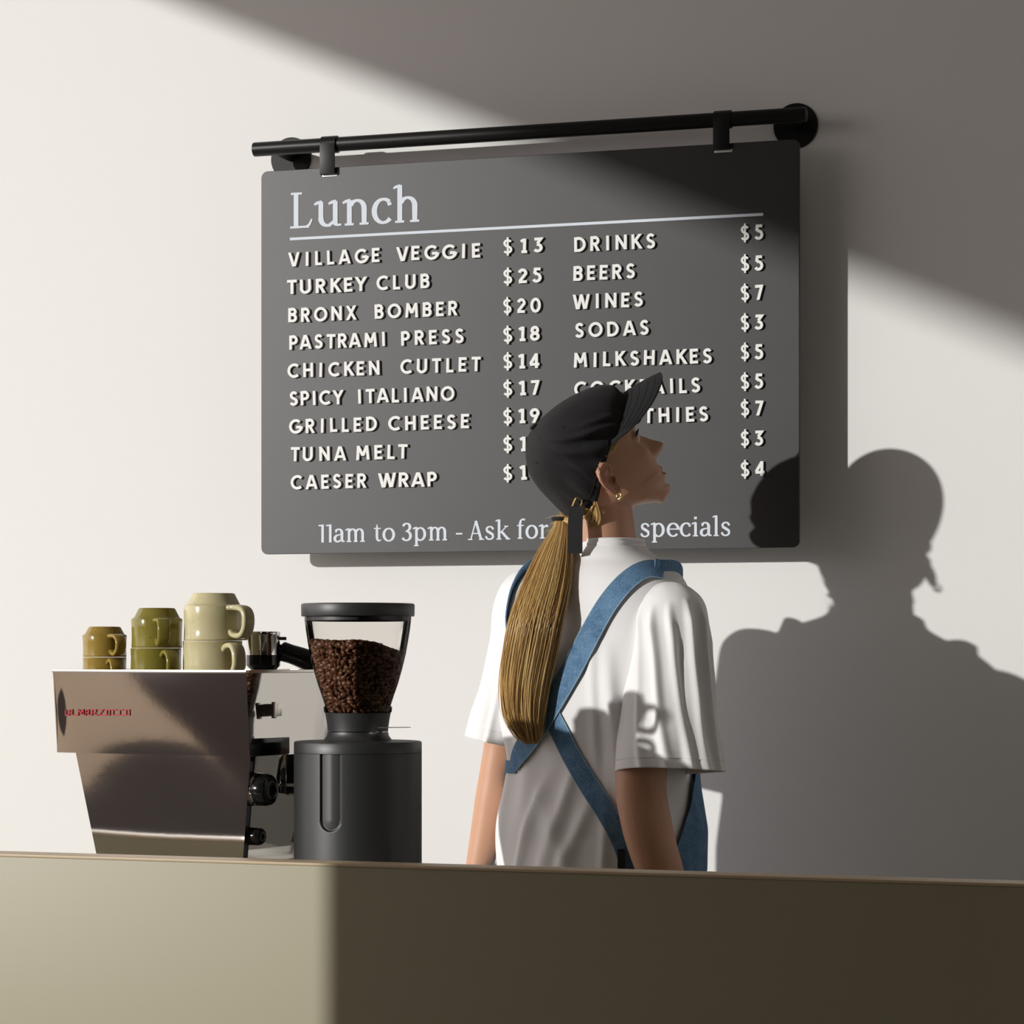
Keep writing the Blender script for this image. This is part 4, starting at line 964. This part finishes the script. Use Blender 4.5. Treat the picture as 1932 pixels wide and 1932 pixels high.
# angle: 0 = her right, pi/2 = front, -pi/2 = back
B_ = -math.pi / 2
tf = fold_fn([(B_ + .55, .5, .09, .011, .25, .75), (B_ + .38, .25, .05, .006, .2, .62), (B_ + .95, .3, .08, .010, .2, .7), (B_ + .25, -.9, .06, .009, .55, 1.05), (B_ + .0, -1.1, .05, .007, .58, 1.08), (B_ + .75, .9, .07, .011, .45, .95), (B_ - .5, .6, .12, .005, .3, .8),
              (B_ + .5, -1.6, .07, .008, .62, 1.1), (B_ - .2, 1.6, .08, .006, .6, 1.1), (B_ - .75, .2, .1, .006, .35, .9), (B_ + 1.2, .1, .12, .008, .4, 1.0), (B_ + .15, .0, .5, -.006, .12, .6), (B_ + .62, -.25, .05, .005, .55, .98)])
R, R2 = cloth_loft(tk, RB_, FWB, tf, 110, 2.3)
tilt_collar = lambda P: P
mbS = MB().rings(R2[:], cap0=False, cap1=False)
shirt = mbS.build('t_shirt', M['cotton'], person, off=POFF, ang=0)
# collar band
cb = []
for r, dz, o in ((R[1], .006, .001), (R[1], .010, .0015), (R[0], .011, -.001), (R[0], .004, -.004), (R[1], -.004, -.003), (R[3], -.002, .0022), (R[3], .001, .0028), (R[2], .003, .0026), (R[1], .006, .001)):
    c = r.mean(0); d = r - c; d /= np.linalg.norm(d, axis=1)[:, None]; cb.append(r + d * o + UP * dz)
MB().rings(cb, cap0=False, cap1=False).build('collar_band', M['cotton'], shirt, off=POFF, ang=50)
# sleeves
DR = RT; DF = FW
def sleeve(keys, folds, tilt, noise=.0015):
    R, R2 = cloth_loft(keys, DR, DF, folds, 90, 2.15, tilt=tilt, noiseamp=noise, wall=.003, inner_rows=14)
    mb = MB().rings(R2, cap0=True, cap1=True); o = mb.build('sleeve', M['cotton'], shirt, off=POFF, ang=0)
    # hem seam: two fine stitched ridges
    for k in (7,):
        ring = R[-1 - k]; c = ring.mean(0); rr2 = ring + (ring - c) * .004
        MB().tube(np.vstack([rr2, rr2[:1]]), .0007, 6, cap=False).build('hem_seam', M['cotton'], o, off=POFF)
    return o, R
sk = [(1098, 1262, 8, .010), (1102, 1263, 26, .028), (1112, 1265, 43, .045), (1132, 1266, 62, .062), (1165, 1264, 74, .071), (1240, 1264, 77, .076), (1350, 1261, 90, .084), (1420, 1262, 99, .089), (1456, 1263, 102, .092)]
kR = ZR / F_PX; kL = ZL / F_PX
sk = [(v, at(u, v, ZR + .012 - .055 * max(0, (v - 1150) / 300)), h * kR, b) for v, u, h, b in sk]
sf = fold_fn([(B_ - .55, .55, .10, .010, .12, 1.2), (B_ - .1, .45, .09, .009, .10, 1.2), (B_ + .35, .35, .10, .011, .08, 1.2), (B_ + .85, .1, .10, .010, .1, 1.2), (B_ - 1.0, .5, .1, .006, .1, 1.2), (B_ + .1, .2, .12, -.006, .3, 1.2), (B_ + 1.25, 0, .12, .006, .2, 1.2), (B_ + .6, .1, .08, -.005, .3, 1.2)])
slR, RR_ = sleeve(sk, sf, lambda al, t_: -.010 * np.sin(al) * np.clip((t_ - .3) / .7, 0, 1) + .002 * np.sin(2 * al) * t_)
sk = [(1072, 1000, 6, .010), (1076, 998, 20, .028), (1086, 994, 34, .042), (1110, 987, 46, .055), (1150, 980, 50, .060), (1210, 972, 49, .064), (1300, 955, 51, .068), (1360, 938, 51, .070), (1400, 926, 50, .070)]
sk = [(v, at(u, v, ZL - .005), h * kL, b) for v, u, h, b in sk]
sf = fold_fn([(B_ - .5, .5, .12, .005, .2, 1.2), (B_ + .3, .4, .12, .005, .15, 1.2), (B_ + 1.0, .2, .12, .005, .2, 1.2)])
slL, RL_ = sleeve(sk, sf, lambda al, t_: -.011 * np.cos(al) * np.clip((t_ - .4) / .6, 0, 1))

# ---- dungarees: bib and trousers around the front, crossed straps on the back
dung = []
zsV = np.linspace(1400, 1730, 30); al = np.linspace(math.radians(-14), math.radians(194), 90)
def shirt_surface(v, alv, off_):
    K = np.array([[k[0], *k[1], k[2], k[3]] for k in tk]); q = [np.interp(v, K[:, 0], K[:, j]) for j in range(1, 6)]
    p = 2.3; a, b = q[3] + off_, q[4] + off_; c = np.array(q[:3])
    return c + np.outer(np.sign(np.cos(alv)) * np.abs(np.cos(alv)) ** (2 / p) * a, RB_) + np.outer(np.sign(np.sin(alv)) * np.abs(np.sin(alv)) ** (2 / p) * b, FWB)
rows = []
for v in np.linspace(1270, 1760, 44):
    half = np.interp(v, [1270, 1400, 1470, 1560, 1640, 1660, 1760], [40, 52, 78, 96, 108, 178, 178]); alv = np.linspace(math.radians(90 - half), math.radians(90 + half), 90)
    rows.append((shirt_surface(v, alv, .0105), shirt_surface(v, alv, .0085)))
mb = MB(); nC = 90; vs = np.concatenate([r[0] for r in rows] + [r[1] for r in rows]); NR = len(rows); fs = []
for i in range(NR - 1):
    for j in range(nC - 1):
        a = i * nC + j; b = a + NR * nC; fs += [(a, a + 1, a + nC + 1, a + nC), (b, b + nC, b + nC + 1, b + 1)]
    for j in (0, nC - 1): a = i * nC + j; b = a + NR * nC; fs.append((a, a + nC, b + nC, b))
for i in (0, NR - 1):
    for j in range(nC - 1): a = i * nC + j; b = a + NR * nC; fs.append((a, a + 1, b + 1, b))
mb.add(vs, fs)
for sg in (-1, 1):                                  # trouser legs
    base = hipc + RB_ * sg * .088
    pts = [np.array([base[0], base[1], z]) for z in (.93, .82, .70, .50, .30, .12)]
    P = smooth_curve(pts, 20); mb.tube(P, np.interp(np.linspace(0, 1, 20), [0, .15, .3, .6, 1], [.085, .108, .108, .092, .095]), 32, up=FWB)
du = mb.build('dungarees', M['denim'], person, off=POFF, ang=60)
for sg in (-1, 1):
    base = hipc + RB_ * sg * .088
    fp = [np.array([base[0], base[1], .045]) + FWB * d + UP * h for d, h in ((-.075, 0), (-.03, .01), (.05, .004), (.12, -.010), (.175, -.018))]
    MB().tube(smooth_curve(fp, 16), np.interp(np.linspace(0, 1, 16), [0, .1, .35, .7, .92, 1], [.012, .042, .050, .046, .034, .012]), 24, flat=.8).build('shoe', M['cotton'], person, off=POFF)

# BVH of shirt + sleeves in world space
bv, bf = [], []; cnt = 0
for o in (shirt, slR, slL):
    vv = [np.array(v.co) + POFF for v in o.data.vertices]; bv += vv; bf += [tuple(i + cnt for i in p.vertices) for p in o.data.polygons]; cnt += len(vv)
bvh = BVHTree.FromPolygons([Vector(v) for v in bv], bf)
bvT = BVHTree.FromPolygons([Vector(np.array(v.co) + POFF) for v in shirt.data.vertices], [tuple(p.vertices) for p in shirt.data.polygons])
def hit(u, v, tree=None):
    r = FW + RT * ((u - 966) / F_PX) + UP * ((1238 - v) / F_PX); h = (tree or bvh).ray_cast(Vector(CAM), Vector(r).normalized())
    return (np.array(h[0]), np.array(h[1]) * (1 if np.dot(h[1], r) < 0 else -1)) if h[0] is not None else None
def strap(name, cpts, wpx, front, n=90, lift=.0016, tree=None, tapered=False):
    """cpts: pixel centre line on the back, wpx: half-width in px; front: further surface points"""
    C_ = smooth_curve([(u, v, h) for (u, v), h in zip(cpts, wpx)], n); Lp, Rp, Nn = [], [], []
    for i in range(n):
        d = C_[min(i + 1, n - 1)] - C_[max(i - 1, 0)]; d = d[:2] / np.linalg.norm(d[:2]); nn = np.array([-d[1], d[0]]); row = []
        for s in np.linspace(-1, 1, 9):
            q = C_[i][:2] + nn * C_[i][2] * s; row.append(hit(q[0], q[1], tree))
        Lp.append(row)
    good = [r for r in Lp if all(x is not None for x in r)]
    P = np.array([[x[0] for x in r] for r in good]); N = np.array([[x[1] for x in r] for r in good]); N = N.mean(1)
    for _ in range(6):
        N[1:-1] = (N[:-2] + N[1:-1] + N[2:]) / 3
    N /= np.linalg.norm(N, axis=1)[:, None]
    for _ in range(10): P[1:-1] = (P[:-2] + 2 * P[1:-1] + P[2:]) / 4
    # straighten across: ease towards the chord, lifted clear of the cloth
    out = []
    for i in range(len(P)):
        a, b = P[i, 0], P[i, -1]; s = np.linspace(0, 1, 9)[:, None]; ch = a * (1 - s) + b * s; dv = ((P[i] - ch) @ N[i]); lift_ = max(0, dv.max()) * .6
        out.append(ch + N[i] * (np.maximum(dv * .6, 0)[:, None] + lift_ * .4 + (lift if not tapered else .0012 + (lift - .0012) * min(1, i / 14))))
    out = np.array(out)
    mb = MB(); R = []
    for i in range(len(out)):
        top = out[i] + N[i] * .0020; e0 = out[i][0]; R.append(np.vstack([out[i], top[::-1]]))
    mb.rings(R); so = mb.build(name, M['denim'], du, off=POFF, ang=50)
    # pale worn edges and stitch lines
    for j, nm in ((0, 'strap_edge'), (8, 'strap_edge')):
        MB().tube(out[:, j] + N * .0012, .0013, 8).build(nm, M['denim2'], so, off=POFF)
    return so, out, N
s2, o2_, n2_ = strap('strap', [(1012, 1268), (1035, 1335), (1060, 1385), (1083, 1432), (1110, 1478), (1142, 1527), (1165, 1570), (1185, 1622), (1196, 1668)], [15, 16, 16.5, 17, 18, 18.5, 18, 17, 17], None, tree=bvT)
s1, o1_, n1_ = strap('strap', [(1250, 1079), (1222, 1077), (1195, 1090), (1168, 1115), (1140, 1153), (1112, 1205), (1086, 1256), (1055, 1310), (1025, 1360), (997, 1402), (982, 1430), (973, 1452)], [15, 16, 17, 18, 18.5, 19, 19, 19, 19, 18, 13, 6], None, lift=.0040, tree=bvT, tapered=True)
# over the shoulder and down to the bib
def over(pts, wid, name, tree=None, lift=.0022):
    tree = tree or bvT
    P = smooth_curve(pts, 40); out = []
    Q = []
    for p in P:
        h = tree.find_nearest(Vector(p)); q = np.array(h[0]); nrm = q - np.array(bvT_c(q)); nrm /= np.linalg.norm(nrm); Q.append((q + nrm * lift, nrm))
    R = []
    for i, (q, nrm) in enumerate(Q):
        t_ = Q[min(i + 1, 39)][0] - Q[max(i - 1, 0)][0]; t_ /= np.linalg.norm(t_) + 1e-9; s = np.cross(t_, nrm); s /= np.linalg.norm(s)
        w2 = wid / 2; R.append([q - s * w2, q + s * w2, q + s * w2 + nrm * .002, q - s * w2 + nrm * .002])
    MB().rings(R).build(name, M['denim'], du, off=POFF, ang=50)
def bvT_c(q):
    K = np.array([[*k[1]] for k in tk]); z = q[2]; return np.array([np.interp(-z, -K[:, 2], K[:, 0]), np.interp(-z, -K[:, 2], K[:, 1]), z - .01])
top = o1_[0].mean(0)
cT = Tc(1270)
bibR = shirt_surface(1290, np.array([math.radians(65)]), .004)[0]; bibL = shirt_surface(1290, np.array([math.radians(115)]), .004)[0]
over([o1_[5].mean(0), top, shirt_surface(1085, np.array([math.radians(30)]), 0)[0], shirt_surface(1120, np.array([math.radians(55)]), 0)[0], shirt_surface(1200, np.array([math.radians(64)]), 0)[0], bibR], .034, 'strap', None, .0010)
lb_ = o2_[0].mean(0)
over([lb_, shirt_surface(1200, np.array([math.radians(236)]), 0)[0], shirt_surface(1130, np.array([math.radians(230)]), 0)[0], shirt_surface(1085, np.array([math.radians(222)]), 0)[0], shirt_surface(1062, np.array([math.radians(198)]), 0)[0], shirt_surface(1066, np.array([math.radians(160)]), 0)[0], shirt_surface(1100, np.array([math.radians(132)]), 0)[0], bibL], .034, 'strap', bvh, .003)
over([o1_[-3].mean(0), shirt_surface(1455, np.array([math.radians(205)]), 0)[0], shirt_surface(1500, np.array([math.radians(185)]), 0)[0], shirt_surface(1560, np.array([math.radians(160)]), 0)[0], shirt_surface(1620, np.array([math.radians(140)]), 0)[0]], .022, 'strap', None, .0012)
# small black loop label low on the strap
h_ = hit(1173, 1622, bvT)
if h_:
    p, nrm = h_; s = np.cross(nrm, UP); s /= np.linalg.norm(s); 
    MB().rings([[p + nrm * .004 + s * a + UP * b - POFF for a in (-.006, .006)] + [p + nrm * .008 + s * a + UP * b - POFF for a in (.006, -.006)] for b in (-.022, .018)]).build('loop_label', M['capin'], du, smooth=False)

# ---- cap
fr_ = [(.104, .092), (.107, .105), (.101, .118), (.085, .130), (.058, .141), (.022, .149), (-.012, .151), (-.046, .149)]
bk_ = [(-.095, -.002), (-.104, .018), (-.1075, .045), (-.1085, .072), (-.103, .098), (-.088, .122), (-.070, .139), (-.050, .1485)]
wd_ = [.0790, .0830, .0850, .0835, .0770, .0650, .0450, .003]
fr_ = [(x if i < 7 else -.038, z) for i, (x, z) in enumerate(fr_)]; bk_ = [(x + .008, z) for x, z in bk_]
FRc, BKc, WDc = smooth_curve(fr_, 46), smooth_curve(bk_, 46), smooth_curve([(w,) for w in wd_], 46)[:, 0]
NC = 180; aa = np.linspace(0, 2 * np.pi, NC, endpoint=False)
prs = rng.uniform(0, 6.28, 10)
def crown(off_=0.0, folds=True):
    R = []
    for i in range(46):
        s = i / 45; f_, b2 = FRc[i], BKc[i]; c = (f_ + b2) / 2; d = (f_ - b2) / 2; L = np.linalg.norm(d) + 1e-9; dn = d / L
        al2 = aa; g = 0
        if folds:
            for k in range(6):
                a0 = k * math.pi / 3; dd = (al2 - a0 + np.pi) % (2 * np.pi) - np.pi; g = g - .0013 * np.exp(-(dd * L / .0018) ** 2) + .0006 * np.exp(-((np.abs(dd) * L - .005) / .003) ** 2)
            lowside = np.exp(-((s - .22) / .25) ** 2)
            # creases at the side over and behind the ear (her right side: angle -pi/2)
            for (a0, sl, w0, A, s0, ww0) in ((-1.75, -1.0, .07, .0055, .25, .22), (-1.50, -1.2, .06, .0050, .30, .24), (-1.98, -.8, .06, .0045, .2, .16), (-2.25, -.5, .07, .004, .15, .14), (-1.30, -1.2, .06, .003, .3, .2), (1.75, 1.0, .08, .004, .25, .22), (1.4, 1, .08, .004, .25, .22), (-2.5, -.6, .05, .003, .12, .12), (-1.62, -1.1, .05, -.0025, .28, .24), (-1.87, -.9, .045, -.002, .2, .18)):
                dd = (al2 - a0 - sl * (s - s0) + np.pi) % (2 * np.pi) - np.pi; g = g + 1.5 * A * np.exp(-(dd / w0) ** 2) * np.exp(-((s - s0) / ww0) ** 2)
            g = g + .0010 * np.sin(5 * al2 + prs[0] + 6 * s) * np.sin(7 * s + prs[1]) * (1 - s) + .0007 * np.sin(11 * al2 + prs[2] - 9 * s) * (1 - s)
        ca, sa = np.cos(al2), np.sin(al2); p = 2.1
        ca = np.sign(ca) * np.abs(ca) ** (2 / p); sa = np.sign(sa) * np.abs(sa) ** (2 / p)
        k_ = max(.0, 1 - s ** 6)
        x = c[0] + dn[0] * ca * (L + (g + off_) * k_); z = c[1] + dn[1] * ca * (L + (g + off_) * k_); y = sa * (WDc[i] + (g + off_) * k_)
        z = z - .024 * np.exp(-((al2 - np.pi) / 1.25) ** 4) * (1 - s) ** 6
        R.append(hwc(np.stack([x, y, z], 1)))
    return R
Ro = crown(); Ri = crown(-.003, False)
# note: sa>0 is her left
capm = MB().rings(Ri[::-1][10:] + Ro, cap0=False, cap1=True).build('cap', M['cap'], person, off=POFF, ang=0)
# keep the skull clear of the crown
crT = BVHTree.FromPolygons([Vector(v) for v in np.concatenate(Ro)], [(i * NC + j, i * NC + (j + 1) % NC, (i + 1) * NC + (j + 1) % NC, (i + 1) * NC + j) for i in range(45) for j in range(NC)])
C0 = hwc((-.0, 0, .075))
def tuck(p):
    q = p - HOc; a_, b__ = q @ HXc / 1.045, q @ HZc / 1.045; zr = BKc[0][1] + (FRc[0][1] - BKc[0][1]) * (a_ - BKc[0][0]) / (FRc[0][0] - BKc[0][0])
    if a_ < -.12 or a_ > .12 or b__ < zr + (.002 if a_ > 0 else -.024): return p
    d = p - C0; L_ = np.linalg.norm(d); h = crT.ray_cast(Vector(C0), Vector(d / L_))
    return C0 + d / L_ * (h[3] - .004) if h[0] is not None and h[3] < L_ + .004 else p
rf, rb_ = np.array(FRc[0]), np.array(BKc[0])
for msh in (me, scalp.data):
    for v in msh.vertices:
        q = np.array(v.co) + POFF - HOc; a_, b__ = q @ HXc / 1.045, q @ HZc / 1.045
        if a_ < -.13 or a_ > .115 or b__ < -.02: continue
        zr = rb_[1] + (rf[1] - rb_[1]) * (a_ - rb_[0]) / (rf[0] - rb_[0])
        if b__ < zr + .004: continue
        d = np.array(v.co) + POFF - C0; L_ = np.linalg.norm(d)
        h = crT.ray_cast(Vector(C0), Vector(d / L_))
        if h[0] is not None and h[3] < L_ + .0055: v.co = Vector(C0 + d / L_ * (h[3] - .0055) - POFF)
# rim stitching band
rm1 = Ro[3]; c_ = rm1.mean(0)
MB().tube(np.vstack([Ro[3] + (Ro[3] - c_) * .003, (Ro[3] + (Ro[3] - c_) * .003)[:1]]), .0006, 6, cap=False).build('rim_seam', M['cap'], capm, off=POFF)
bn = hwc((-.041, 0, .1505)); bmx = MB(); sph(bmx, bn, .0075, sc=(1, 1, .45)); bmx.build('cap_button', M['cap'], capm, off=POFF)
for k in range(6):
    a = k * math.pi / 3 + math.pi / 6; j = int(a / (2 * math.pi) * NC) % NC; i = 27; p = Ro[i][j]; t1_ = Ro[i][(j + 1) % NC] - Ro[i][j - 1]; t2_ = Ro[i + 1][j] - Ro[i - 1][j]
    t1_ /= np.linalg.norm(t1_); nr = np.cross(t1_, t2_); nr /= np.linalg.norm(nr); t2_ = np.cross(nr, t1_); ring = [p + (t1_ * math.cos(q) + t2_ * math.sin(q)) * .0024 for q in np.linspace(0, 2 * math.pi, 16)]
    MB().tube(ring, .0009, 8).build('eyelet', M['capin'], capm, off=POFF)
# brim
def brim_pt(s, t_, side):
    """s in -1..1 across, t_ 0..1 outward; side 0 top / 1 underside"""
    ang = s * math.radians(83); rc = FRc[0]; bc = BKc[0]; c = (rc + bc) / 2; d = (rc - bc) / 2; L = np.linalg.norm(d); dn = d / L
    bx = L * math.cos(ang); by = WDc[0] * math.sin(ang)
    ln = .076 * (max(0, 1 - (abs(s)) ** 4.2)) ** .52; e_ = math.radians(-6)
    x = c[0] + dn[0] * bx + ln * t_ * math.cos(e_); z = c[1] + dn[1] * bx + ln * t_ * math.sin(e_) - .10 * ln * t_ * t_ + .001
    y = by * (1 + .05 * t_)
    return hwc((x - (.0008 if side else 0), y, z - (.0026 if side else 0)))
nS, nT = 60, 22; V = [brim_pt(-1 + 2 * i / nS, j / nT - .05 * (1 - j / nT), sd2) for sd2 in (0, 1) for j in range(nT + 1) for i in range(nS + 1)]
fs = []; N0 = (nS + 1) * (nT + 1)
for j in range(nT):
    for i in range(nS): a = j * (nS + 1) + i; fs += [(a, a + 1, a + nS + 2, a + nS + 1), (N0 + a, N0 + a + nS + 1, N0 + a + nS + 2, N0 + a + 1)]
for i in range(nS): a = nT * (nS + 1) + i; fs.append((a, a + 1, N0 + a + 1, N0 + a))
br = MB().add(V, fs).build('brim', M['capin'], capm, off=POFF, ang=60)
for t_ in (.25, .45, .65, .84):
    MB().tube([brim_pt(s, t_, 0) + HZc * .0002 for s in np.linspace(-.93, .93, 40)], .00045, 5).build('stitch_line', M['cap'], br, off=POFF)
# back strap, buckle and hanging tail
bk = at(1088, 952, 0.0001 + (Ro[2][int(.63 * NC)] - CAM) @ FW)
hitC = BVHTree.FromPolygons([Vector(np.array(v.co) + POFF) for v in capm.data.vertices], [tuple(p.vertices) for p in capm.data.polygons])
nq = hitC.find_nearest(Vector(bk)); bq = np.array(nq[0]); bn_ = bq - hwc((0, 0, .05)); bn_ /= np.linalg.norm(bn_)
bq = bq + bn_ * .006
sx = np.cross(UP, bn_); sx /= np.linalg.norm(sx)
rim_t = (Ro[1][int(.66 * NC)] - Ro[1][int(.60 * NC)]); rim_t /= np.linalg.norm(rim_t); rim_n = np.cross(bn_, rim_t)
rp = []
for q in np.linspace(0, 2 * math.pi, 40):
    c, s = math.cos(q), math.sin(q); rp.append(bq + rim_t * .0145 * math.copysign(abs(c) ** .45, c) + rim_n * .0068 * math.copysign(abs(s) ** .6, s))
MB().tube(rp, .0014, 10).build('buckle', M['gold'], capm, off=POFF)
M['brass'] = M['gold']
tl = [bq - bn_ * .001 - UP * .003, bq + bn_ * .010 - UP * .02, bq + bn_ * .012 - UP * .05, bq + bn_ * .012 - UP * .073]
tl = smooth_curve(tl, 16); R = []
vx = RT * .97 - FW * .1; vn = np.cross(vx, UP); vn /= np.linalg.norm(vn)
for p in tl: R.append([p - vx * .0128 - vn * .0010, p + vx * .0128 - vn * .0010, p + vx * .0128 + vn * .0010, p - vx * .0128 + vn * .0010])
MB().rings(R).build('strap_tail', M['capin'], capm, off=POFF, ang=40)
# earring: small gold hoop
eq = at(1168, 936, (earW - CAM) @ FW - .016)
mb = MB(); ring = [eq + (RT * .7 - FW * .7) * .0048 * math.cos(q) + UP * .0052 * math.sin(q) for q in np.linspace(0, 2 * math.pi, 30)]
mb.tube(ring, np.interp(np.linspace(0, 1, 30), [0, .5, .75, 1], [.0014, .002, .0034, .0014]), 12); mb.build('earring', M['gold'], person, off=POFF)

# ---- hair
tie = hwc((-.116, 0, -.003))
tieZ = (tie - CAM) @ FW + .030; tie = at(1059, 976, tieZ)
def strands(name, gen, cnt, parent, rad=.0011, nseg=16):
    mbs = [MB() for _ in M['hair']]; allv = MB(); mats = []
    for i in range(cnt):
        P, mi, rs = gen(i); P = np.asarray(P); n = len(P)
        f0 = len(allv.f); allv.tube(P, np.interp(np.linspace(0, 1, n), [0, .1, .8, 1], [rad * rs * .8, rad * rs, rad * rs, rad * rs * .15]), 5); mats += [mi] * (len(allv.f) - f0)
    o = allv.build(name, M['hair'], parent, off=POFF, ang=0, fix=False); o.data.polygons.foreach_set('material_index', mats); return o
# ponytail guide (u, v, half width px, depth offset from back)
tail = [(1060, 978, 11, 0), (1058, 1000, 18, -.004), (1048, 1040, 33, -.012), (1032, 1100, 46, -.02), (1012, 1170, 51, -.02), (998, 1240, 50, -.012), (989, 1300, 45, -.006), (988, 1350, 37, 0), (996, 1385, 25, .003), (1003, 1404, 10, .005)]
hb = hit(1030, 1250, bvT)[0]; zback = (hb - CAM) @ FW
TG = []
for (u, v, h, dz) in tail:
    k_ = min(1, max(0, (v - 978) / 150)); hh = hit(u + 8, max(v, 1090), bvT); zs_ = (hh[0] - CAM) @ FW - .042 if hh else zback - .04
    Zc = tieZ * (1 - k_) + zs_ * k_ + dz; TG.append([*at(u, v, Zc), h * Zc / F_PX])
TGs = smooth_curve(TG, 60)
def gen_tail(i):
    a = rng.uniform(0, 2 * np.pi); r = math.sqrt(rng.random()); x, y = r * math.cos(a), r * math.sin(a)
    if rng.random() < .5: y = -abs(y)
    end = rng.uniform(.80, 1.0) if rng.random() < .65 else rng.uniform(.93, 1.02); ph = rng.uniform(0, 6.28, 2); wa = rng.uniform(.0006, .0034); n = 24; P = []
    x2 = x + rng.normal(0, .07); 
    for t_ in np.linspace(0, min(end, 1), n):
        q = TGs[min(59, int(t_ * 59))] * (1 - (t_ * 59) % 1) + TGs[min(59, int(t_ * 59) + 1)] * ((t_ * 59) % 1)
        xx = x * (1 - t_) + x2 * t_; hw_ = q[3]
        P.append(q[:3] + RT * (xx * hw_ + wa * math.sin(5 * t_ + ph[0]) * t_ * 2) + FW * (y * min(hw_ * .75, .026) + wa * math.sin(6 * t_ + ph[1]) * t_))
    mi = rng.choice([0, 1, 2, 3], p=[.46, .24, .24, .06]); return P, int(mi), rng.uniform(.7, 1.5)
pony = strands('ponytail', gen_tail, 1900, person, .0006)
# solid core inside the tail
MB().rings([oval(q[:3], RT, FW, q[3] * .86, min(q[3] * .6, .020), 20) for q in TGs[:52]]).build('ponytail_core', M['hair'][1], pony, off=POFF)
MB().tube([tie + (RT * math.cos(q) * .0140 + FW * math.sin(q) * .0140) - UP * .003 for q in np.linspace(0, 2 * math.pi, 30)], .0036, 10, cap=False).build('hair_tie', M['cap'], pony, off=POFF)
# hair on the scalp: a shell just over the skull behind the hairline and strands combed to the tie
headT = BVHTree.FromPolygons([Vector(np.array(v.co) + POFF) for v in me.vertices], [tuple(p.vertices) for p in me.polygons])
def on_head(P, lift):
    h = headT.find_nearest(Vector(hw(P))); q = np.array(h[0]); n = hw(P) - hw((-.01, 0, .02)); n /= np.linalg.norm(n); return q + n * lift
def gen_scalp(i):
    sg = -1 if i % 2 else 1; u = rng.random(); e1, e2 = rng.normal(0, .0015, 2)
    if u < .42:   # from the temple, over the ear
        w_1 = u / .42; s = (.068 - .034 * w_1, sg * .066, .056); mid = [(.048 - .024 * w_1, sg * .073, .034 - .002 * w_1), (.024 - .010 * w_1, sg * .076, .024 + .003 * w_1), (-.004, sg * .0785, .0235 + .004 * w_1), (-.028, sg * .078, .010 + .008 * w_1), (-.048, sg * .072, -.006 + .008 * w_1), (-.070, sg * .052, -.016 + .008 * w_1), (-.090, sg * .028, -.016 + .006 * w_1)]
    else:         # behind the ear down to the nape, gathered to the tie
        w_1 = (u - .42) / .58; s = (-.032 - .035 * w_1, sg * .068, .045); low = -.052 + .040 * w_1
        mid = [(-.042 - .025 * w_1, sg * (.073 - .012 * w_1), low * .45 + .008), (-.054 - .022 * w_1, sg * (.060 - .010 * w_1), low), (-.078 - .012 * w_1, sg * (.038 - .006 * w_1), low * .85 - .004), (-.097, sg * .018, low * .4 - .004)]
    pts = [on_head(s, .0025)] + [on_head((m[0] + e1, m[1], m[2] + e2), .0045 + .004 * rng.random()) for m in mid] + [tie + rng.normal(0, .0035, 3)]
    mi = rng.choice([0, 1, 2, 3], p=[.40, .32, .18, .10]); return [tuck(q) for q in smooth_curve(pts, 20)], int(mi), rng.uniform(.7, 1.4)
hair = strands('hair', gen_scalp, 900, person, .0008)
# swept bundle between cap back and the tie
def gen_back(i):
    a = rng.uniform(-1, 1); s = (-.084 + .020 * abs(a), a * .062, -.006); m1 = (-.102 + .014 * abs(a), a * .036, -.012 - .014 * rng.random())
    pts = [hwc(s), hwc(m1), tie + rng.normal(0, .004, 3)]; mi = rng.choice([0, 1, 2, 3], p=[.42, .3, .2, .08]); return smooth_curve(pts, 10), int(mi), rng.uniform(.8, 1.5)
strands('hair_sweep', gen_back, 350, hair, .0008)
def gen_fly(i):
    s = np.array(tie) - UP * rng.uniform(0, .03)
    d = rng.normal(0, 1, 3); d /= np.linalg.norm(d); L = rng.uniform(.015, .04); return smooth_curve([s, s + d * L * .4 - UP * .004, s + d * L - UP * L * .6], 8), 2, .45
strands('flyaway_hair', gen_fly, 40, hair, .0007)
# skull cap of hair so skin never shows at the nape
